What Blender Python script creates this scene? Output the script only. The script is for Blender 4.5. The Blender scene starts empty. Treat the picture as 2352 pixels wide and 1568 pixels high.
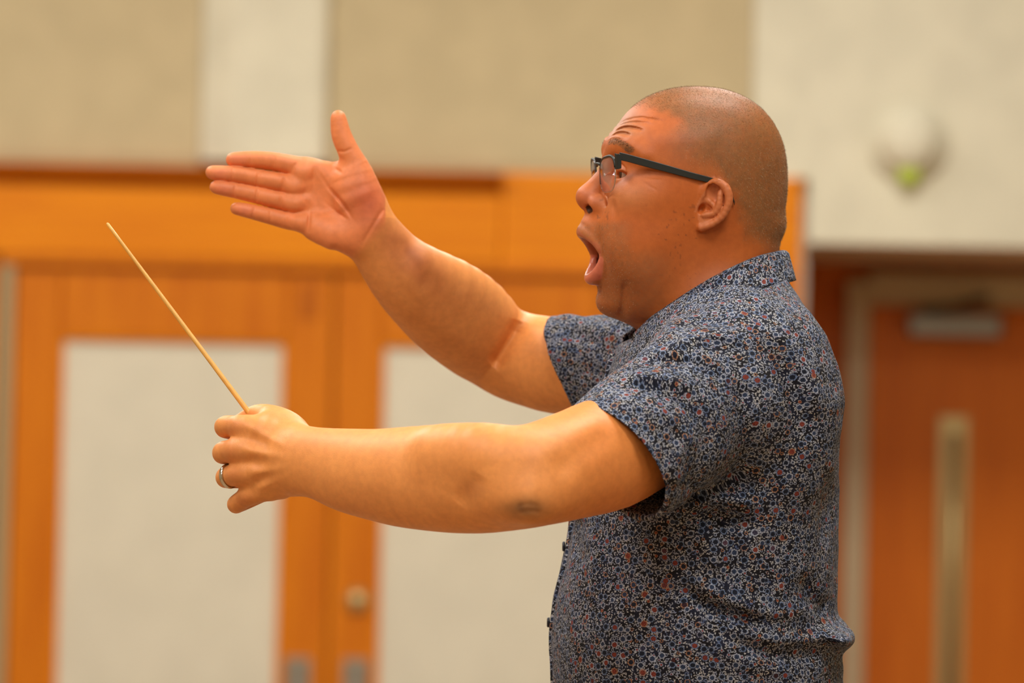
import bpy, bmesh, math, random
import numpy as np
from mathutils import Vector, Matrix

random.seed(7); np.random.seed(7)
C = bpy.context.scene.collection
SC = bpy.context.scene

# ------------------------------------------------------------------ camera
FPX = 12300.0                                  # focal length in pixels of the 2352 x 1568 frame
PITCH, ROLL = math.radians(2.262), math.radians(1.2)
CAM = np.array([0.0, -6.0, 1.285])
FW = np.array([0, math.cos(PITCH), math.sin(PITCH)])
_R0 = np.array([1.0, 0, 0]); _U0 = np.array([0, -math.sin(PITCH), math.cos(PITCH)])
RT = _R0 * math.cos(ROLL) + _U0 * math.sin(ROLL)
UP = -_R0 * math.sin(ROLL) + _U0 * math.cos(ROLL)
cd = bpy.data.cameras.new('camera'); cam = bpy.data.objects.new('camera', cd); C.objects.link(cam)
cd.sensor_width = 36.0; cd.lens = FPX / 2352 * 36.0; cd.clip_end = 60
cam.matrix_world = Matrix(((RT[0], UP[0], -FW[0], CAM[0]), (RT[1], UP[1], -FW[1], CAM[1]), (RT[2], UP[2], -FW[2], CAM[2]), (0, 0, 0, 1)))
cd.dof.use_dof = True; cd.dof.focus_distance = 5.86; cd.dof.aperture_fstop = cd.lens / 38.0
SC.camera = cam

# ------------------------------------------------------------------ world, exposure
w = bpy.data.worlds.new('world'); SC.world = w; w.use_nodes = True
w.node_tree.nodes['Background'].inputs[0].default_value = (1.0, 0.95, 0.85, 1)
w.node_tree.nodes['Background'].inputs[1].default_value = 0.3
SC.view_settings.view_transform = 'Standard'; SC.view_settings.look = 'None'
SC.view_settings.gamma = 1.0; SC.view_settings.use_curve_mapping = False
SC.view_settings.exposure = 0.0
SC.cycles.max_bounces = 3; SC.cycles.diffuse_bounces = 3; SC.cycles.glossy_bounces = 2; SC.cycles.transmission_bounces = 3; SC.cycles.transparent_max_bounces = 6
SC.cycles.caustics_reflective = False; SC.cycles.caustics_refractive = False
LAMP_COLOR = (1.0, 0.975, 0.895)
LAMP_WATT = 51.0
# ceiling panels: centre x, y (built as fixtures further down, the lamp sits in each)
LAMP_SPOTS = [(x, y) for y in (-5.4, -2.4, 0.6, 3.6, 7.2) for x in (-2.2, 0.9)]
ROOM = dict(x0=-4.6, x1=3.4, y0=-7.6, y1=9.77, z1=4.3)


def at(px, py, Y):
    """Point of the plane y = Y met by the ray of pixel px, py: how lengths were read off the photograph."""
    d = FW + (px - 1176) / FPX * RT + (784 - py) / FPX * UP
    return CAM + d * ((Y - CAM[1]) / d[1])


def mpp(Y):
    return (Y - CAM[1]) / FPX                  # metres per pixel at depth Y


# ------------------------------------------------------------------ object helpers
def obj(name, me, mat=None, parent=None):
    o = bpy.data.objects.new(name, me); C.objects.link(o)
    if mat is not None and me is not None:
        me.materials.append(mat)
    if parent is not None:
        o.parent = parent
    return o


def tag(o, label=None, cat=None, group=None, kind=None):
    if label: o['label'] = label
    if cat: o['category'] = cat
    if group: o['group'] = group
    if kind: o['kind'] = kind
    return o


def empty(name, loc=(0, 0, 0)):
    o = bpy.data.objects.new(name, None); C.objects.link(o); o.location = loc
    return o


def bm_mesh(bm, name, smooth=False):
    me = bpy.data.meshes.new(name); bm.normal_update(); bm.to_mesh(me); bm.free()
    if smooth:
        me.polygons.foreach_set('use_smooth', [True] * len(me.polygons))
    return me


def box_bm(x0, x1, y0, y1, z0, z1, bevel=0.0, bm=None):
    own = bm is None
    bm = bm or bmesh.new()
    r = bmesh.ops.create_cube(bm, size=1.0, matrix=Matrix.Translation(((x0 + x1) / 2, (y0 + y1) / 2, (z0 + z1) / 2)) @ Matrix.Diagonal((x1 - x0, y1 - y0, z1 - z0, 1)))
    if bevel > 0:
        es = list({e for v in r['verts'] for e in v.link_edges})
        bmesh.ops.bevel(bm, geom=es, offset=bevel, segments=2, affect='EDGES', profile=0.5)
    return bm


def box(name, x0, x1, y0, y1, z0, z1, mat, parent=None, bevel=0.0):
    loc = np.array([(x0 + x1) / 2, (y0 + y1) / 2, (z0 + z1) / 2])
    hx, hy, hz = (x1 - x0) / 2, (y1 - y0) / 2, (z1 - z0) / 2
    o = obj(name, bm_mesh(box_bm(-hx, hx, -hy, hy, -hz, hz, bevel), name), mat, parent)
    pl = np.array(parent.location) if parent is not None else 0
    o.location = Vector(loc - pl)
    return o


def lathe_mesh(name, prof, axis='y', seg=48, smooth=True):
    """Profile of (radius, height along the axis) turned once round; closed where the radius is 0."""
    bm = bmesh.new(); rings = []
    for r, hgt in prof:
        ring = []
        for k in range(seg):
            a = 2 * math.pi * k / seg
            c, s = r * math.cos(a), r * math.sin(a)
            ring.append(bm.verts.new((c, hgt, s) if axis == 'y' else ((c, s, hgt) if axis == 'z' else (hgt, c, s))))
        rings.append(ring)
    for a, b in zip(rings[:-1], rings[1:]):
        for k in range(seg):
            bm.faces.new((a[k], a[(k + 1) % seg], b[(k + 1) % seg], b[k]))
    bmesh.ops.remove_doubles(bm, verts=bm.verts, dist=1e-6)
    bmesh.ops.holes_fill(bm, edges=[e for e in bm.edges if e.is_boundary], sides=0)
    bmesh.ops.recalc_face_normals(bm, faces=bm.faces)
    return bm_mesh(bm, name, smooth)


# ------------------------------------------------------------------ material helpers
def mat(name, col=(0.8, 0.8, 0.8), rough=0.5, metal=0.0, **kw):
    m = bpy.data.materials.new(name); m.use_nodes = True
    b = m.node_tree.nodes['Principled BSDF']
    b.inputs['Base Color'].default_value = (*col, 1); b.inputs['Roughness'].default_value = rough; b.inputs['Metallic'].default_value = metal
    for k, v in kw.items():
        b.inputs[k.replace('_', ' ')].default_value = v
    return m


class N:
    """Small node-graph writer."""
    def __init__(s, m): s.t = m.node_tree; s.b = s.t.nodes['Principled BSDF']
    def new(s, typ, **kw):
        n = s.t.nodes.new(typ)
        for k, v in kw.items(): setattr(n, k, v)
        return n
    def link(s, a, b): s.t.links.new(a, b)
    def put(s, sock, v):
        if isinstance(v, bpy.types.NodeSocket): s.t.links.new(v, sock)
        else: sock.default_value = v
    def math(s, op, a, b=0.0, c=None, clamp=False):
        n = s.new('ShaderNodeMath', operation=op, use_clamp=clamp); s.put(n.inputs[0], a); s.put(n.inputs[1], b)
        if c is not None: s.put(n.inputs[2], c)
        return n.outputs[0]
    def mix(s, fac, a, b, blend='MIX'):
        n = s.new('ShaderNodeMix', data_type='RGBA', blend_type=blend)
        s.put(n.inputs[0], fac)
        for sock, v in ((n.inputs[6], a), (n.inputs[7], b)):
            s.put(sock, (*v, 1) if isinstance(v, tuple) and len(v) == 3 else v)
        return n.outputs[2]
    def ramp(s, x, a, b):
        n = s.new('ShaderNodeMapRange', interpolation_type='SMOOTHSTEP'); s.put(n.inputs[0], x); s.put(n.inputs[1], a); s.put(n.inputs[2], b)
        return n.outputs[0]
    def noise(s, vec, scale, detail=2.0, rough=0.5, out=0):
        n = s.new('ShaderNodeTexNoise'); n.inputs['Scale'].default_value = scale; n.inputs['Detail'].default_value = detail; n.inputs['Roughness'].default_value = rough
        if vec is not None: s.link(vec, n.inputs['Vector'])
        return n.outputs[out]
    def bump(s, hgt, strength=0.2, dist=0.001):
        n = s.new('ShaderNodeBump'); n.inputs['Strength'].default_value = strength; n.inputs['Distance'].default_value = dist
        s.link(hgt, n.inputs['Height']); s.link(n.outputs[0], s.b.inputs['Normal'])


def wood_mat(name, c1, c2, rough=0.42, axis=2, scale=1.0):
    m = mat(name, c1, rough); n = N(m)
    tc = n.new('ShaderNodeTexCoord'); mp = n.new('ShaderNodeMapping')
    sc = [9.0 * scale] * 3; sc[axis] = 0.7 * scale
    mp.inputs['Scale'].default_value = sc; n.link(tc.outputs['Object'], mp.inputs['Vector'])
    g = n.noise(mp.outputs[0], 3.0, 3.0, 0.6)
    n.link(n.mix(n.ramp(g, 0.35, 0.68), c1, c2), n.b.inputs['Base Color'])
    n.b.inputs['Specular IOR Level'].default_value = 0.22
    return m


def plain_mat(name, col, rough=0.8, var=0.05, scale=6.0, bump=0.1):
    m = mat(name, col, rough); n = N(m)
    tc = n.new('ShaderNodeTexCoord')
    g = n.noise(tc.outputs['Object'], scale, 2.0)
    lo = tuple(c * (1 - var) for c in col); hi = tuple(min(1, c * (1 + var)) for c in col)
    n.link(n.mix(n.ramp(g, 0.3, 0.7), lo, hi), n.b.inputs['Base Color'])
    if bump > 0.2: n.bump(n.noise(tc.outputs['Object'], scale * 60, 2.0), bump, 0.002)
    return m
# ------------------------------------------------------------------ the room
X0, X1, Y0, Y1, Z1 = ROOM['x0'], ROOM['x1'], ROOM['y0'], ROOM['y1'], ROOM['z1']
M_cream = plain_mat('cream_paint', (0.72, 0.66, 0.54), 0.75)
M_white = plain_mat('warm_white_paint', (0.83, 0.77, 0.595), 0.7)
M_tan = plain_mat('tan_wall_fabric', (0.635, 0.515, 0.310), 0.95, 0.04, 8.0)
M_wood = wood_mat('honey_wood', (0.72, 0.205, 0.004), (0.62, 0.155, 0.002))
M_woodh = wood_mat('honey_wood_lengthwise', (0.88, 0.28, 0.003), (0.79, 0.225, 0.002), axis=0)
M_mould = wood_mat('honey_wood_moulding', (0.55, 0.14, 0.003), (0.47, 0.11, 0.002), axis=0)
M_brown = wood_mat('brown_door_wood', (0.80, 0.205, 0.014), (0.70, 0.165, 0.010))
M_panel = plain_mat('door_panel_laminate', (0.77, 0.71, 0.565), 0.6, 0.03)
M_frame = mat('taupe_painted_steel', (0.66, 0.52, 0.32), 0.5)
M_strip = mat('bronze_strip', (0.44, 0.31, 0.15), 0.5)
M_steel = mat('brushed_steel', (0.34, 0.30, 0.24), 0.4, 0.8)
M_brass = mat('satin_brass', (0.62, 0.45, 0.20), 0.35, 0.7)
M_dark = mat('dark_hardware', (0.10, 0.085, 0.06), 0.5)
M_floor = wood_mat('maple_floor', (0.30, 0.20, 0.115), (0.25, 0.16, 0.09), 0.35, axis=1, scale=1.0)
M_ceil = plain_mat('ceiling_tile', (0.55, 0.50, 0.41), 0.9)
M_side = plain_mat('tan_acoustic_plaster', (0.40, 0.32, 0.21), 0.9)

T = 0.15
def struct(o): return tag(o, kind='structure')
fl = struct(box('floor', X0 - T, X1 + T, Y0 - T, Y1 + 1.4, -0.1, 0.0, M_floor))
struct(box('ceiling', X0 - T, X1 + T, Y0 - T, Y1 + 1.4, Z1, Z1 + 0.1, M_ceil))
struct(box('wall_left', X0 - T, X0, Y0 - T, Y1 + T, 0, Z1, M_side))
struct(box('wall_right', X1, X1 + T, Y0 - T, Y1 + 1.4, 0, Z1, M_side))
struct(box('wall_front', X0, X1, Y0 - T, Y0, 0, Z1, M_side))

# back wall: full-height masonry left of the alcove, a lintel wall over the alcove
AX, AZ, AY = 0.865, 2.215, Y1 + 0.95
wb = empty('wall_back', (0, Y1, 0)); struct(wb)
box('masonry', X0, AX, Y1 + 0.03, Y1 + T + 0.03, 0, Z1, M_cream, wb)
box('lintel_wall', AX + 0.0005, X1, Y1 - 0.032, Y1 + T + 0.03, AZ, Z1, M_white, wb)
box('plaster_strip', 0.696, AX, Y1 - 0.032, Y1 + 0.0295, 2.406, Z1, M_white, wb)
# alcove behind the lintel
wa = empty('wall_alcove', (AX, AY, 0)); struct(wa)
box('wood_panel', AX - T, X1, AY, AY + 0.1, 0, AZ + 0.5, M_brown, wa)
box('side_panel', AX - 0.06, AX - 0.001, Y1 + T + 0.03, AY, 0, AZ + 0.5, M_brown, wa)
box('soffit', AX - 0.06, X1, Y1 + T + 0.031, AY, AZ, AZ + 0.08, M_white, wa)

# tan fabric wall panels and the plastered pilaster between them
def fabric_panel(x0, x1, label):
    p = empty('wall_fabric_panel', ((x0 + x1) / 2, Y1, 2.41))
    box('fabric', x0, x1, Y1 - 0.03, Y1 + 0.0295, 2.42, Z1 - 0.3, M_tan, p, 0.008)
    box('edge_strip', x0, x1, Y1 - 0.025, Y1 + 0.029, 2.405, 2.4195, M_tan, p)
    tag(p, label, 'wall panel', 'tan fabric wall panels')
fabric_panel(-3.6, -0.93, 'wide tan fabric wall panel left of the pale pilaster')
fabric_panel(-0.555, 0.695, 'tan fabric wall panel right of the pale pilaster, above the wood band')
pil = empty('trim_1', (-0.70, Y1, 2.42)); struct(pil)
bm = bmesh.new()
prof = [(-0.928, 0.028), (-0.928, -0.034), (-0.90, -0.045), (-0.85, -0.068), (-0.80, -0.078), (-0.585, -0.078), (-0.565, -0.066), (-0.556, -0.034), (-0.556, 0.028)]
v0 = [bm.verts.new((x + 0.70, y, 0)) for x, y in prof]; v1 = [bm.verts.new((x + 0.70, y, Z1 - 2.42 - 0.002)) for x, y in prof]
for k in range(len(prof)):
    q = (k + 1) % len(prof); bm.faces.new((v0[k], v0[q], v1[q], v1[k]))
bm.faces.new(v0[::-1]); bm.faces.new(v1); bmesh.ops.recalc_face_normals(bm, faces=bm.faces)
obj('pilaster', bm_mesh(bm, 'pilaster'), M_white, pil)

# wood band above the doors with its cap moulding
band = empty('trim_2', (-0.3, Y1, 2.115)); struct(band)
box('band_board', X0, -0.04, Y1 - 0.05, Y1 + 0.029, 2.135, 2.335, M_woodh, band, 0.004)
box('band_board', -0.039, AX - 0.02, Y1 - 0.04, Y1 + 0.029, 2.125, 2.405, M_woodh, band, 0.004)
bm = bmesh.new()
prof = [(0.029, 2.336), (-0.05, 2.336), (-0.095, 2.375), (-0.105, 2.40), (0.029, 2.404)]
v0 = [bm.verts.new((X0 + 0.3, y, z - 2.115)) for y, z in prof]; v1 = [bm.verts.new((-0.04 + 0.3, y, z - 2.115)) for y, z in prof]
for k in range(len(prof)):
    q = (k + 1) % len(prof); bm.faces.new((v0[k], v0[q], v1[q], v1[k]))
bm.faces.new(v0[::-1]); bm.faces.new(v1); bmesh.ops.recalc_face_normals(bm, faces=bm.faces)
obj('cap_moulding', bm_mesh(bm, 'cap_moulding'), M_mould, band)
side = empty('trim_3', (-2.0, Y1, 0)); struct(side)
for k in range(6):
    xa = X0 + k * (-1.515 - X0) / 6
    box('wood_board', xa + 0.003, xa + (-1.515 - X0) / 6 - 0.003, Y1 - 0.03, Y1 + 0.029, 0.0, 2.134, M_wood, side, 0.003)
post = empty('trim_4', (0.7, Y1, 0)); struct(post)
box('wood_board', 0.43, AX - 0.02, Y1 - 0.04, Y1 + 0.029, 0.0, 2.1245, M_wood, post, 0.004)

# frame of the double door, steel strip on its left
dfm = empty('door_frame', (-0.52, Y1, 0)); struct(dfm)
box('frame_strip', -1.509, -1.468, Y1 - 0.045, Y1 + 0.029, 0, 2.10, M_strip, dfm, 0.003)
box('frame_strip', 0.385, 0.425, Y1 - 0.045, Y1 + 0.029, 0, 2.10, M_strip, dfm, 0.003)
box('head_rail', -1.509, 0.425, Y1 - 0.045, Y1 + 0.029, 2.102, 2.1345, M_wood, dfm, 0.003)


def leaf(n, x0, x1, pull_side, lock, label):
    d = empty('door_%d' % n, ((x0 + x1) / 2, Y1, 0)); struct(d); d['label'] = label
    ya, yb = Y1 - 0.02, Y1 + 0.029
    sw = 0.135
    box('stile', x0, x0 + sw, ya, yb, 0.012, 2.10, M_wood, d, 0.004)
    box('stile', x1 - sw, x1, ya, yb, 0.012, 2.10, M_wood, d, 0.004)
    box('top_rail', x0 + sw + 0.001, x1 - sw - 0.001, ya, yb, 1.897, 2.10, M_wood, d, 0.004)
    box('bottom_rail', x0 + sw + 0.001, x1 - sw - 0.001, ya, yb, 0.012, 0.26, M_wood, d, 0.004)
    box('panel', x0 + sw - 0.004, x1 - sw + 0.004, Y1 + 0.0, Y1 + 0.024, 0.255, 1.900, M_panel, d)
    for (a, b, c, e) in ((x0 + sw, x0 + sw + 0.012, 0.26, 1.897), (x1 - sw - 0.012, x1 - sw, 0.26, 1.897)):
        box('glazing_bead', a, b, ya + 0.004, Y1 - 0.001, c, e, M_woodh, d, 0.003)
    for (c, e) in ((0.26, 0.272), (1.885, 1.897)):
        box('glazing_bead', x0 + sw + 0.013, x1 - sw - 0.013, ya + 0.004, Y1 - 0.001, c, e, M_woodh, d, 0.003)
    px = x1 - sw / 2 - 0.015 if pull_side > 0 else x0 + sw / 2 + 0.015
    hp = box('pull_plate', px - 0.038, px + 0.038, ya - 0.006, ya - 0.0005, 0.62, 0.965, M_steel, d, 0.002)
    bmh = bmesh.new(); pts = [(0, -0.006, 0.12), (0, -0.055, 0.10), (0, -0.06, 0.0), (0, -0.055, -0.10), (0, -0.006, -0.12)]
    tube(bmh, [Vector(p) for p in pts], [0.01] * 5, 10)
    obj('pull_handle', bm_mesh(bmh, 'pull_handle', True), M_steel, hp)
    if lock:
        lk = obj('lock_cylinder', lathe_mesh('lock_cylinder', [(0, -0.028), (0.014, -0.028), (0.026, -0.020), (0.034, -0.006), (0.036, 0)], 'y', 32), M_brass, d)
        lk.location = (px - d.location.x, ya - Y1, 1.135)
        box('keyway', px - 0.002, px + 0.002, ya - 0.031, ya - 0.0275, 1.128, 1.142, M_dark, d)


def tube(bm, pts, rad, seg=12, cap=True):
    """Round tube of varying radius along a polyline, added to bm."""
    rings = []; ref = None
    for i, p in enumerate(pts):
        d = (pts[min(i + 1, len(pts) - 1)] - pts[max(i - 1, 0)]).normalized()
        if ref is None:
            ref = d.orthogonal().normalized()
        n = (ref - d * ref.dot(d)).normalized(); ref = n; b = d.cross(n)
        rings.append([bm.verts.new(p + (n * math.cos(2 * math.pi * k / seg) + b * math.sin(2 * math.pi * k / seg)) * rad[i]) for k in range(seg)])
    for a, b in zip(rings[:-1], rings[1:]):
        for k in range(seg):
            bm.faces.new((a[k], a[(k + 1) % seg], b[(k + 1) % seg], b[k]))
    if cap:
        bm.faces.new(rings[0][::-1]); bm.faces.new(rings[-1])
    return bm


leaf(1, -1.466, -0.527, 1, False, 'left leaf of the honey wood double door with pale panel')
leaf(2, -0.521, 0.383, -1, True, 'right leaf of the honey wood double door with round lock')
box('flush_bolt', -0.63, -0.575, Y1 - 0.024, Y1 - 0.0205, 1.96, 2.07, M_mould, bpy.data.objects['door_1'], 0.002)

# the brown door in the alcove
DX0, DX1, DZ = 1.115, 2.06, 2.08
fr = empty('door_frame', (1.5, AY, 0)); struct(fr)
box('frame_post', DX0 - 0.075, DX0 - 0.003, AY - 0.07, AY - 0.001, 0, DZ + 0.075, M_frame, fr, 0.004)
box('frame_post', DX1 + 0.003, DX1 + 0.075, AY - 0.07, AY - 0.001, 0, DZ + 0.075, M_frame, fr, 0.004)
box('frame_head', DX0 - 0.002, DX1 + 0.002, AY - 0.07, AY - 0.001, DZ + 0.003, DZ + 0.1, M_frame, fr, 0.004)
d3 = empty('door_3', ((DX0 + DX1) / 2, AY, 0)); struct(d3); d3['label'] = 'brown wooden door in the alcove with closer and pull bar'
box('slab', DX0, DX1, AY - 0.05, AY - 0.001, 0.01, DZ, M_brown, d3, 0.004)
cl = box('closer_body', 1.23, 1.52, AY - 0.115, AY - 0.0505, 1.985, 2.055, M_steel, d3, 0.008)
bm = bmesh.new(); tube(bm, [Vector((-0.1, -0.02, 0.04)), Vector((-0.02, -0.16, 0.05)), Vector((0.1, 0.0, 0.09))], [0.012] * 3, 8)
obj('closer_arm', bm_mesh(bm, 'closer_arm'), M_dark, cl)
pp = box('pull_plate', 1.335, 1.425, AY - 0.056, AY - 0.0505, 0.75, 1.74, M_brass, d3, 0.002)
bm = bmesh.new()
for zz in (-0.40, 0.40):
    tube(bm, [Vector((0, 0, zz)), Vector((0, -0.06, zz))], [0.011] * 2, 10)
tube(bm, [Vector((0, -0.06, -0.44)), Vector((0, -0.06, 0.44))], [0.015] * 2, 12)
obj('pull_bar', bm_mesh(bm, 'pull_bar', True), M_brass, pp)

# round alarm on the white lintel wall
ax, az = 1.155, 2.515
al = empty('dome_alarm', (ax, Y1 - 0.0325, az))
tag(al, 'round white domed alarm with a green light, on the white wall above the alcove', 'alarm')
M_plastic = mat('warm_white_plastic', (0.83, 0.77, 0.60), 0.7)
o = obj('base_ring', lathe_mesh('base_ring', [(0.0, 0.0), (0.115, 0.0), (0.115, -0.02), (0.105, -0.034), (0.0, -0.034)], 'y', 64), M_plastic, al)
o = obj('dome', lathe_mesh('dome', [(0.088, -0.034), (0.087, -0.046), (0.078, -0.066), (0.058, -0.082), (0.032, -0.090), (0.0, -0.093)], 'y', 64), M_plastic, al)
M_green = mat('green_lens', (0.45, 0.55, 0.04), 0.3, Emission_Color=(0.60, 0.72, 0.12, 1), Emission_Strength=0.12)
o = obj('green_light', lathe_mesh('green_light', [(0.034, 0.0), (0.034, -0.008), (0.024, -0.018), (0.0, -0.021)], 'y', 32), M_green, al)
o.location = (0.0, -0.045, -0.094)

# ceiling light panels (real fixtures, the lamp sits in each)
M_lampframe = mat('white_lamp_frame', (0.8, 0.8, 0.78), 0.4)
M_diff = mat('lamp_diffuser', (0.9, 0.85, 0.75), 0.5, Emission_Color=(*LAMP_COLOR, 1), Emission_Strength=6.0)
for k, (lx, ly) in enumerate(LAMP_SPOTS):
    fx = empty('ceiling_light', (lx, ly, Z1))
    tag(fx, 'flat square ceiling light panel, %s row from the wooden doors, %s of the pair' % (('fifth', 'fourth', 'third', 'second', 'first')[k // 2], ('left', 'right')[k % 2]), 'ceiling light', 'ceiling light panels')
    for (a, b, c, e) in ((-0.62, 0.62, -0.62, -0.585), (-0.62, 0.62, 0.585, 0.62), (-0.62, -0.585, -0.585, 0.585), (0.585, 0.62, -0.585, 0.585)):
        box('frame_bar', lx + a, lx + b, ly + c, ly + e, Z1 - 0.05, Z1 - 0.001, M_lampframe, fx)
    box('diffuser', lx - 0.584, lx + 0.584, ly - 0.584, ly + 0.584, Z1 - 0.03, Z1 - 0.02, M_diff, fx)
    ld = bpy.data.lights.new('panel_lamp', 'AREA'); ld.shape = 'SQUARE'; ld.size = 1.1; ld.energy = LAMP_WATT; ld.color = LAMP_COLOR
    lo = bpy.data.objects.new('panel_lamp', ld); C.objects.link(lo); lo.parent = fx; lo.location = (0, 0, -0.06)
# ------------------------------------------------------------------ signed-distance sculpting
BIG = np.float32(0.09)
f32 = np.float32


class Prim:
    def __init__(s, fn, lo, hi): s.fn, s.lo, s.hi = fn, np.asarray(lo, float), np.asarray(hi, float)


class Grp:
    """Ordered list of (operation, blend width, node): u = smooth union, s = smooth subtraction, i = intersection, h = hollow, d = displacement."""
    def __init__(s): s.items = []; s.lo = np.full(3, 9.0); s.hi = np.full(3, -9.0)
    def add(s, op, k, node):
        s.items.append((op, k, node))
        if op == 'u':
            s.lo = np.minimum(s.lo, node.lo); s.hi = np.maximum(s.hi, node.hi)
        return s
    def u(s, node, k=0.004): return s.add('u', k, node)
    def sub(s, node, k=0.003): return s.add('s', k, node)
    def disp(s, node): return s.add('d', 0, node)


def smin(a, b, k):
    if k <= 0: return np.minimum(a, b)
    h = np.maximum(k - np.abs(a - b), 0) / f32(k)
    return np.minimum(a, b) - h * h * f32(k * 0.25)


def ev(node, org, size, offs, ext=0.0):
    if isinstance(node, Prim):
        P = (org[:, None, :] + offs[None]).astype(f32)
        return node.fn(P).astype(f32)
    f = np.full((len(org), len(offs)), BIG, f32)
    for op, k, ch in node.items:
        e = max(ext, 0.0 if op == 'h' else k); m = 0.0 if op == 'd' else e + 0.019
        if op == 'i': sel = np.arange(len(org))
        else: sel = np.nonzero(np.all((org + size + m > ch.lo) & (org - m < ch.hi), axis=1))[0]
        if len(sel) == 0: continue
        g = ev(ch, org[sel], size, offs, e)
        a = f[sel]
        if op == 'u': f[sel] = smin(a, g, k)
        elif op == 's': f[sel] = -smin(-a, g, k)
        elif op == 'i': f[sel] = -smin(-a, -g, k)
        elif op == 'h': f[sel] = np.maximum(a, -np.maximum(a + f32(k), g))      # hollow: inward offset k inside g
        else: f[sel] = a + g
    return f


def mesh_sdf(node, h, pad=0.012):
    """Surface nets over the blocks of the grid that the surface passes through; returns vertices, quads, normals."""
    B = 8; bs = B * h
    lo = node.lo - pad; dims = np.ceil((node.hi + pad - lo) / bs).astype(int)
    ijk = np.stack(np.meshgrid(*[np.arange(d) for d in dims], indexing='ij'), -1).reshape(-1, 3)
    org = lo + ijk * bs
    act = np.zeros(len(org), bool); ctr = np.full((1, 3), bs / 2)
    for a in range(0, len(org), 200000):
        f = ev(node, org[a:a + 200000], bs, ctr)[:, 0]
        act[a:a + 200000] = np.abs(f) < bs * 0.866 * 1.55 + 0.002
    ijk, org = ijk[act], org[act]
    gl = np.arange(B + 1) * h
    offs = np.stack(np.meshgrid(gl, gl, gl, indexing='ij'), -1).reshape(-1, 3)
    Ng = dims.astype(np.int64) * B + 2
    V, K, NR, Q = [], [], [], []
    cor = [(i, j, k) for i in (0, 1) for j in (0, 1) for k in (0, 1)]
    edges = [(a, b) for a in range(8) for b in range(a + 1, 8) if sum(abs(cor[a][t] - cor[b][t]) for t in range(3)) == 1]
    key = lambda g: (g[:, 0] * Ng[1] + g[:, 1]) * Ng[2] + g[:, 2]
    for a in range(0, len(org), 2500):
        o, ib = org[a:a + 2500], ijk[a:a + 2500].astype(np.int64)
        F = ev(node, o, bs, offs).reshape(-1, B + 1, B + 1, B + 1)
        S = F < 0
        cnt = sum(S[:, i:i + B, j:j + B, k:k + B].astype(np.int8) for i, j, k in cor)
        cb, ci, cj, ck = np.nonzero((cnt > 0) & (cnt < 8))
        if len(cb) == 0: continue
        fc = np.stack([F[cb, ci + i, cj + j, ck + k] for i, j, k in cor], 1)
        acc = np.zeros((len(cb), 3)); num = np.zeros(len(cb))
        for p, q in edges:
            x = (fc[:, p] < 0) != (fc[:, q] < 0)
            t = fc[x, p] / (fc[x, p] - fc[x, q])
            c0, c1 = np.array(cor[p], float), np.array(cor[q], float)
            acc[x] += c0 + (c1 - c0) * t[:, None]; num[x] += 1
        loc = acc / num[:, None]
        g = ib[cb] * B + np.stack([ci, cj, ck], 1)
        V.append(lo + (g + loc) * h); K.append(key(g + 1))
        cr = np.array(cor)
        nr = np.stack([fc[:, cr[:, t] == 1].mean(1) - fc[:, cr[:, t] == 0].mean(1) for t in range(3)], 1)
        NR.append(nr)
        for ax in range(3):
            sl = [slice(0, B)] * 3; s2 = list(sl); s2[ax] = slice(1, B + 1)
            A, Bq = S[(slice(None), *sl)], S[(slice(None), *s2)]
            eb, ei, ej, ek = np.nonzero(A != Bq)
            ge = ib[eb] * B + np.stack([ei, ej, ek], 1) + 1
            u, v = (ax + 1) % 3, (ax + 2) % 3
            du, dv = np.eye(3, dtype=np.int64)[u], np.eye(3, dtype=np.int64)[v]
            q = np.stack([key(ge - du - dv), key(ge - dv), key(ge), key(ge - du)], 1)
            flip = ~A[eb, ei, ej, ek]
            q[flip] = q[flip][:, ::-1]
            Q.append(q)
    V, K, NR, Q = np.concatenate(V), np.concatenate(K), np.concatenate(NR), np.concatenate(Q)
    od = np.argsort(K); Ks = K[od]
    pos = np.clip(np.searchsorted(Ks, Q), 0, len(Ks) - 1)
    ok = np.all(Ks[pos] == Q, axis=1)
    Q = od[pos[ok]]
    NR /= np.linalg.norm(NR, axis=1, keepdims=True) + 1e-12
    return V, Q, NR


def quad_mesh(name, V, Q, NR=None, smooth=True):
    me = bpy.data.meshes.new(name)
    me.vertices.add(len(V)); me.vertices.foreach_set('co', V.astype(f32).ravel())
    me.loops.add(Q.size); me.loops.foreach_set('vertex_index', Q.astype(np.int32).ravel())
    n = Q.shape[1]
    me.polygons.add(len(Q)); me.polygons.foreach_set('loop_start', np.arange(0, Q.size, n, dtype=np.int32))
    me.polygons.foreach_set('loop_total', np.full(len(Q), n, np.int32))
    me.update(calc_edges=True); me.validate()
    if smooth:
        me.polygons.foreach_set('use_smooth', np.ones(len(me.polygons), bool))
    if NR is not None and len(me.polygons) == len(Q):
        me.normals_split_custom_set_from_vertices(NR.astype(f32))
    return me


def relax(V, Q, it=1, lam=0.5):
    """A few rounds of Laplacian smoothing of a quad mesh."""
    for _ in range(it):
        s = np.zeros_like(V); c = np.zeros(len(V))
        for a in range(4):
            i, j = Q[:, a], Q[:, (a + 1) % 4]
            for p, q in ((i, j), (j, i)):
                for t in range(3): s[:, t] += np.bincount(p, V[q, t], len(V))
                c += np.bincount(p, minlength=len(V))
        m = c > 0
        V = V.copy(); V[m] += lam * (s[m] / c[m, None] - V[m])
    return V


def dot3(P, v): return P[..., 0] * f32(v[0]) + P[..., 1] * f32(v[1]) + P[..., 2] * f32(v[2])


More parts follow.
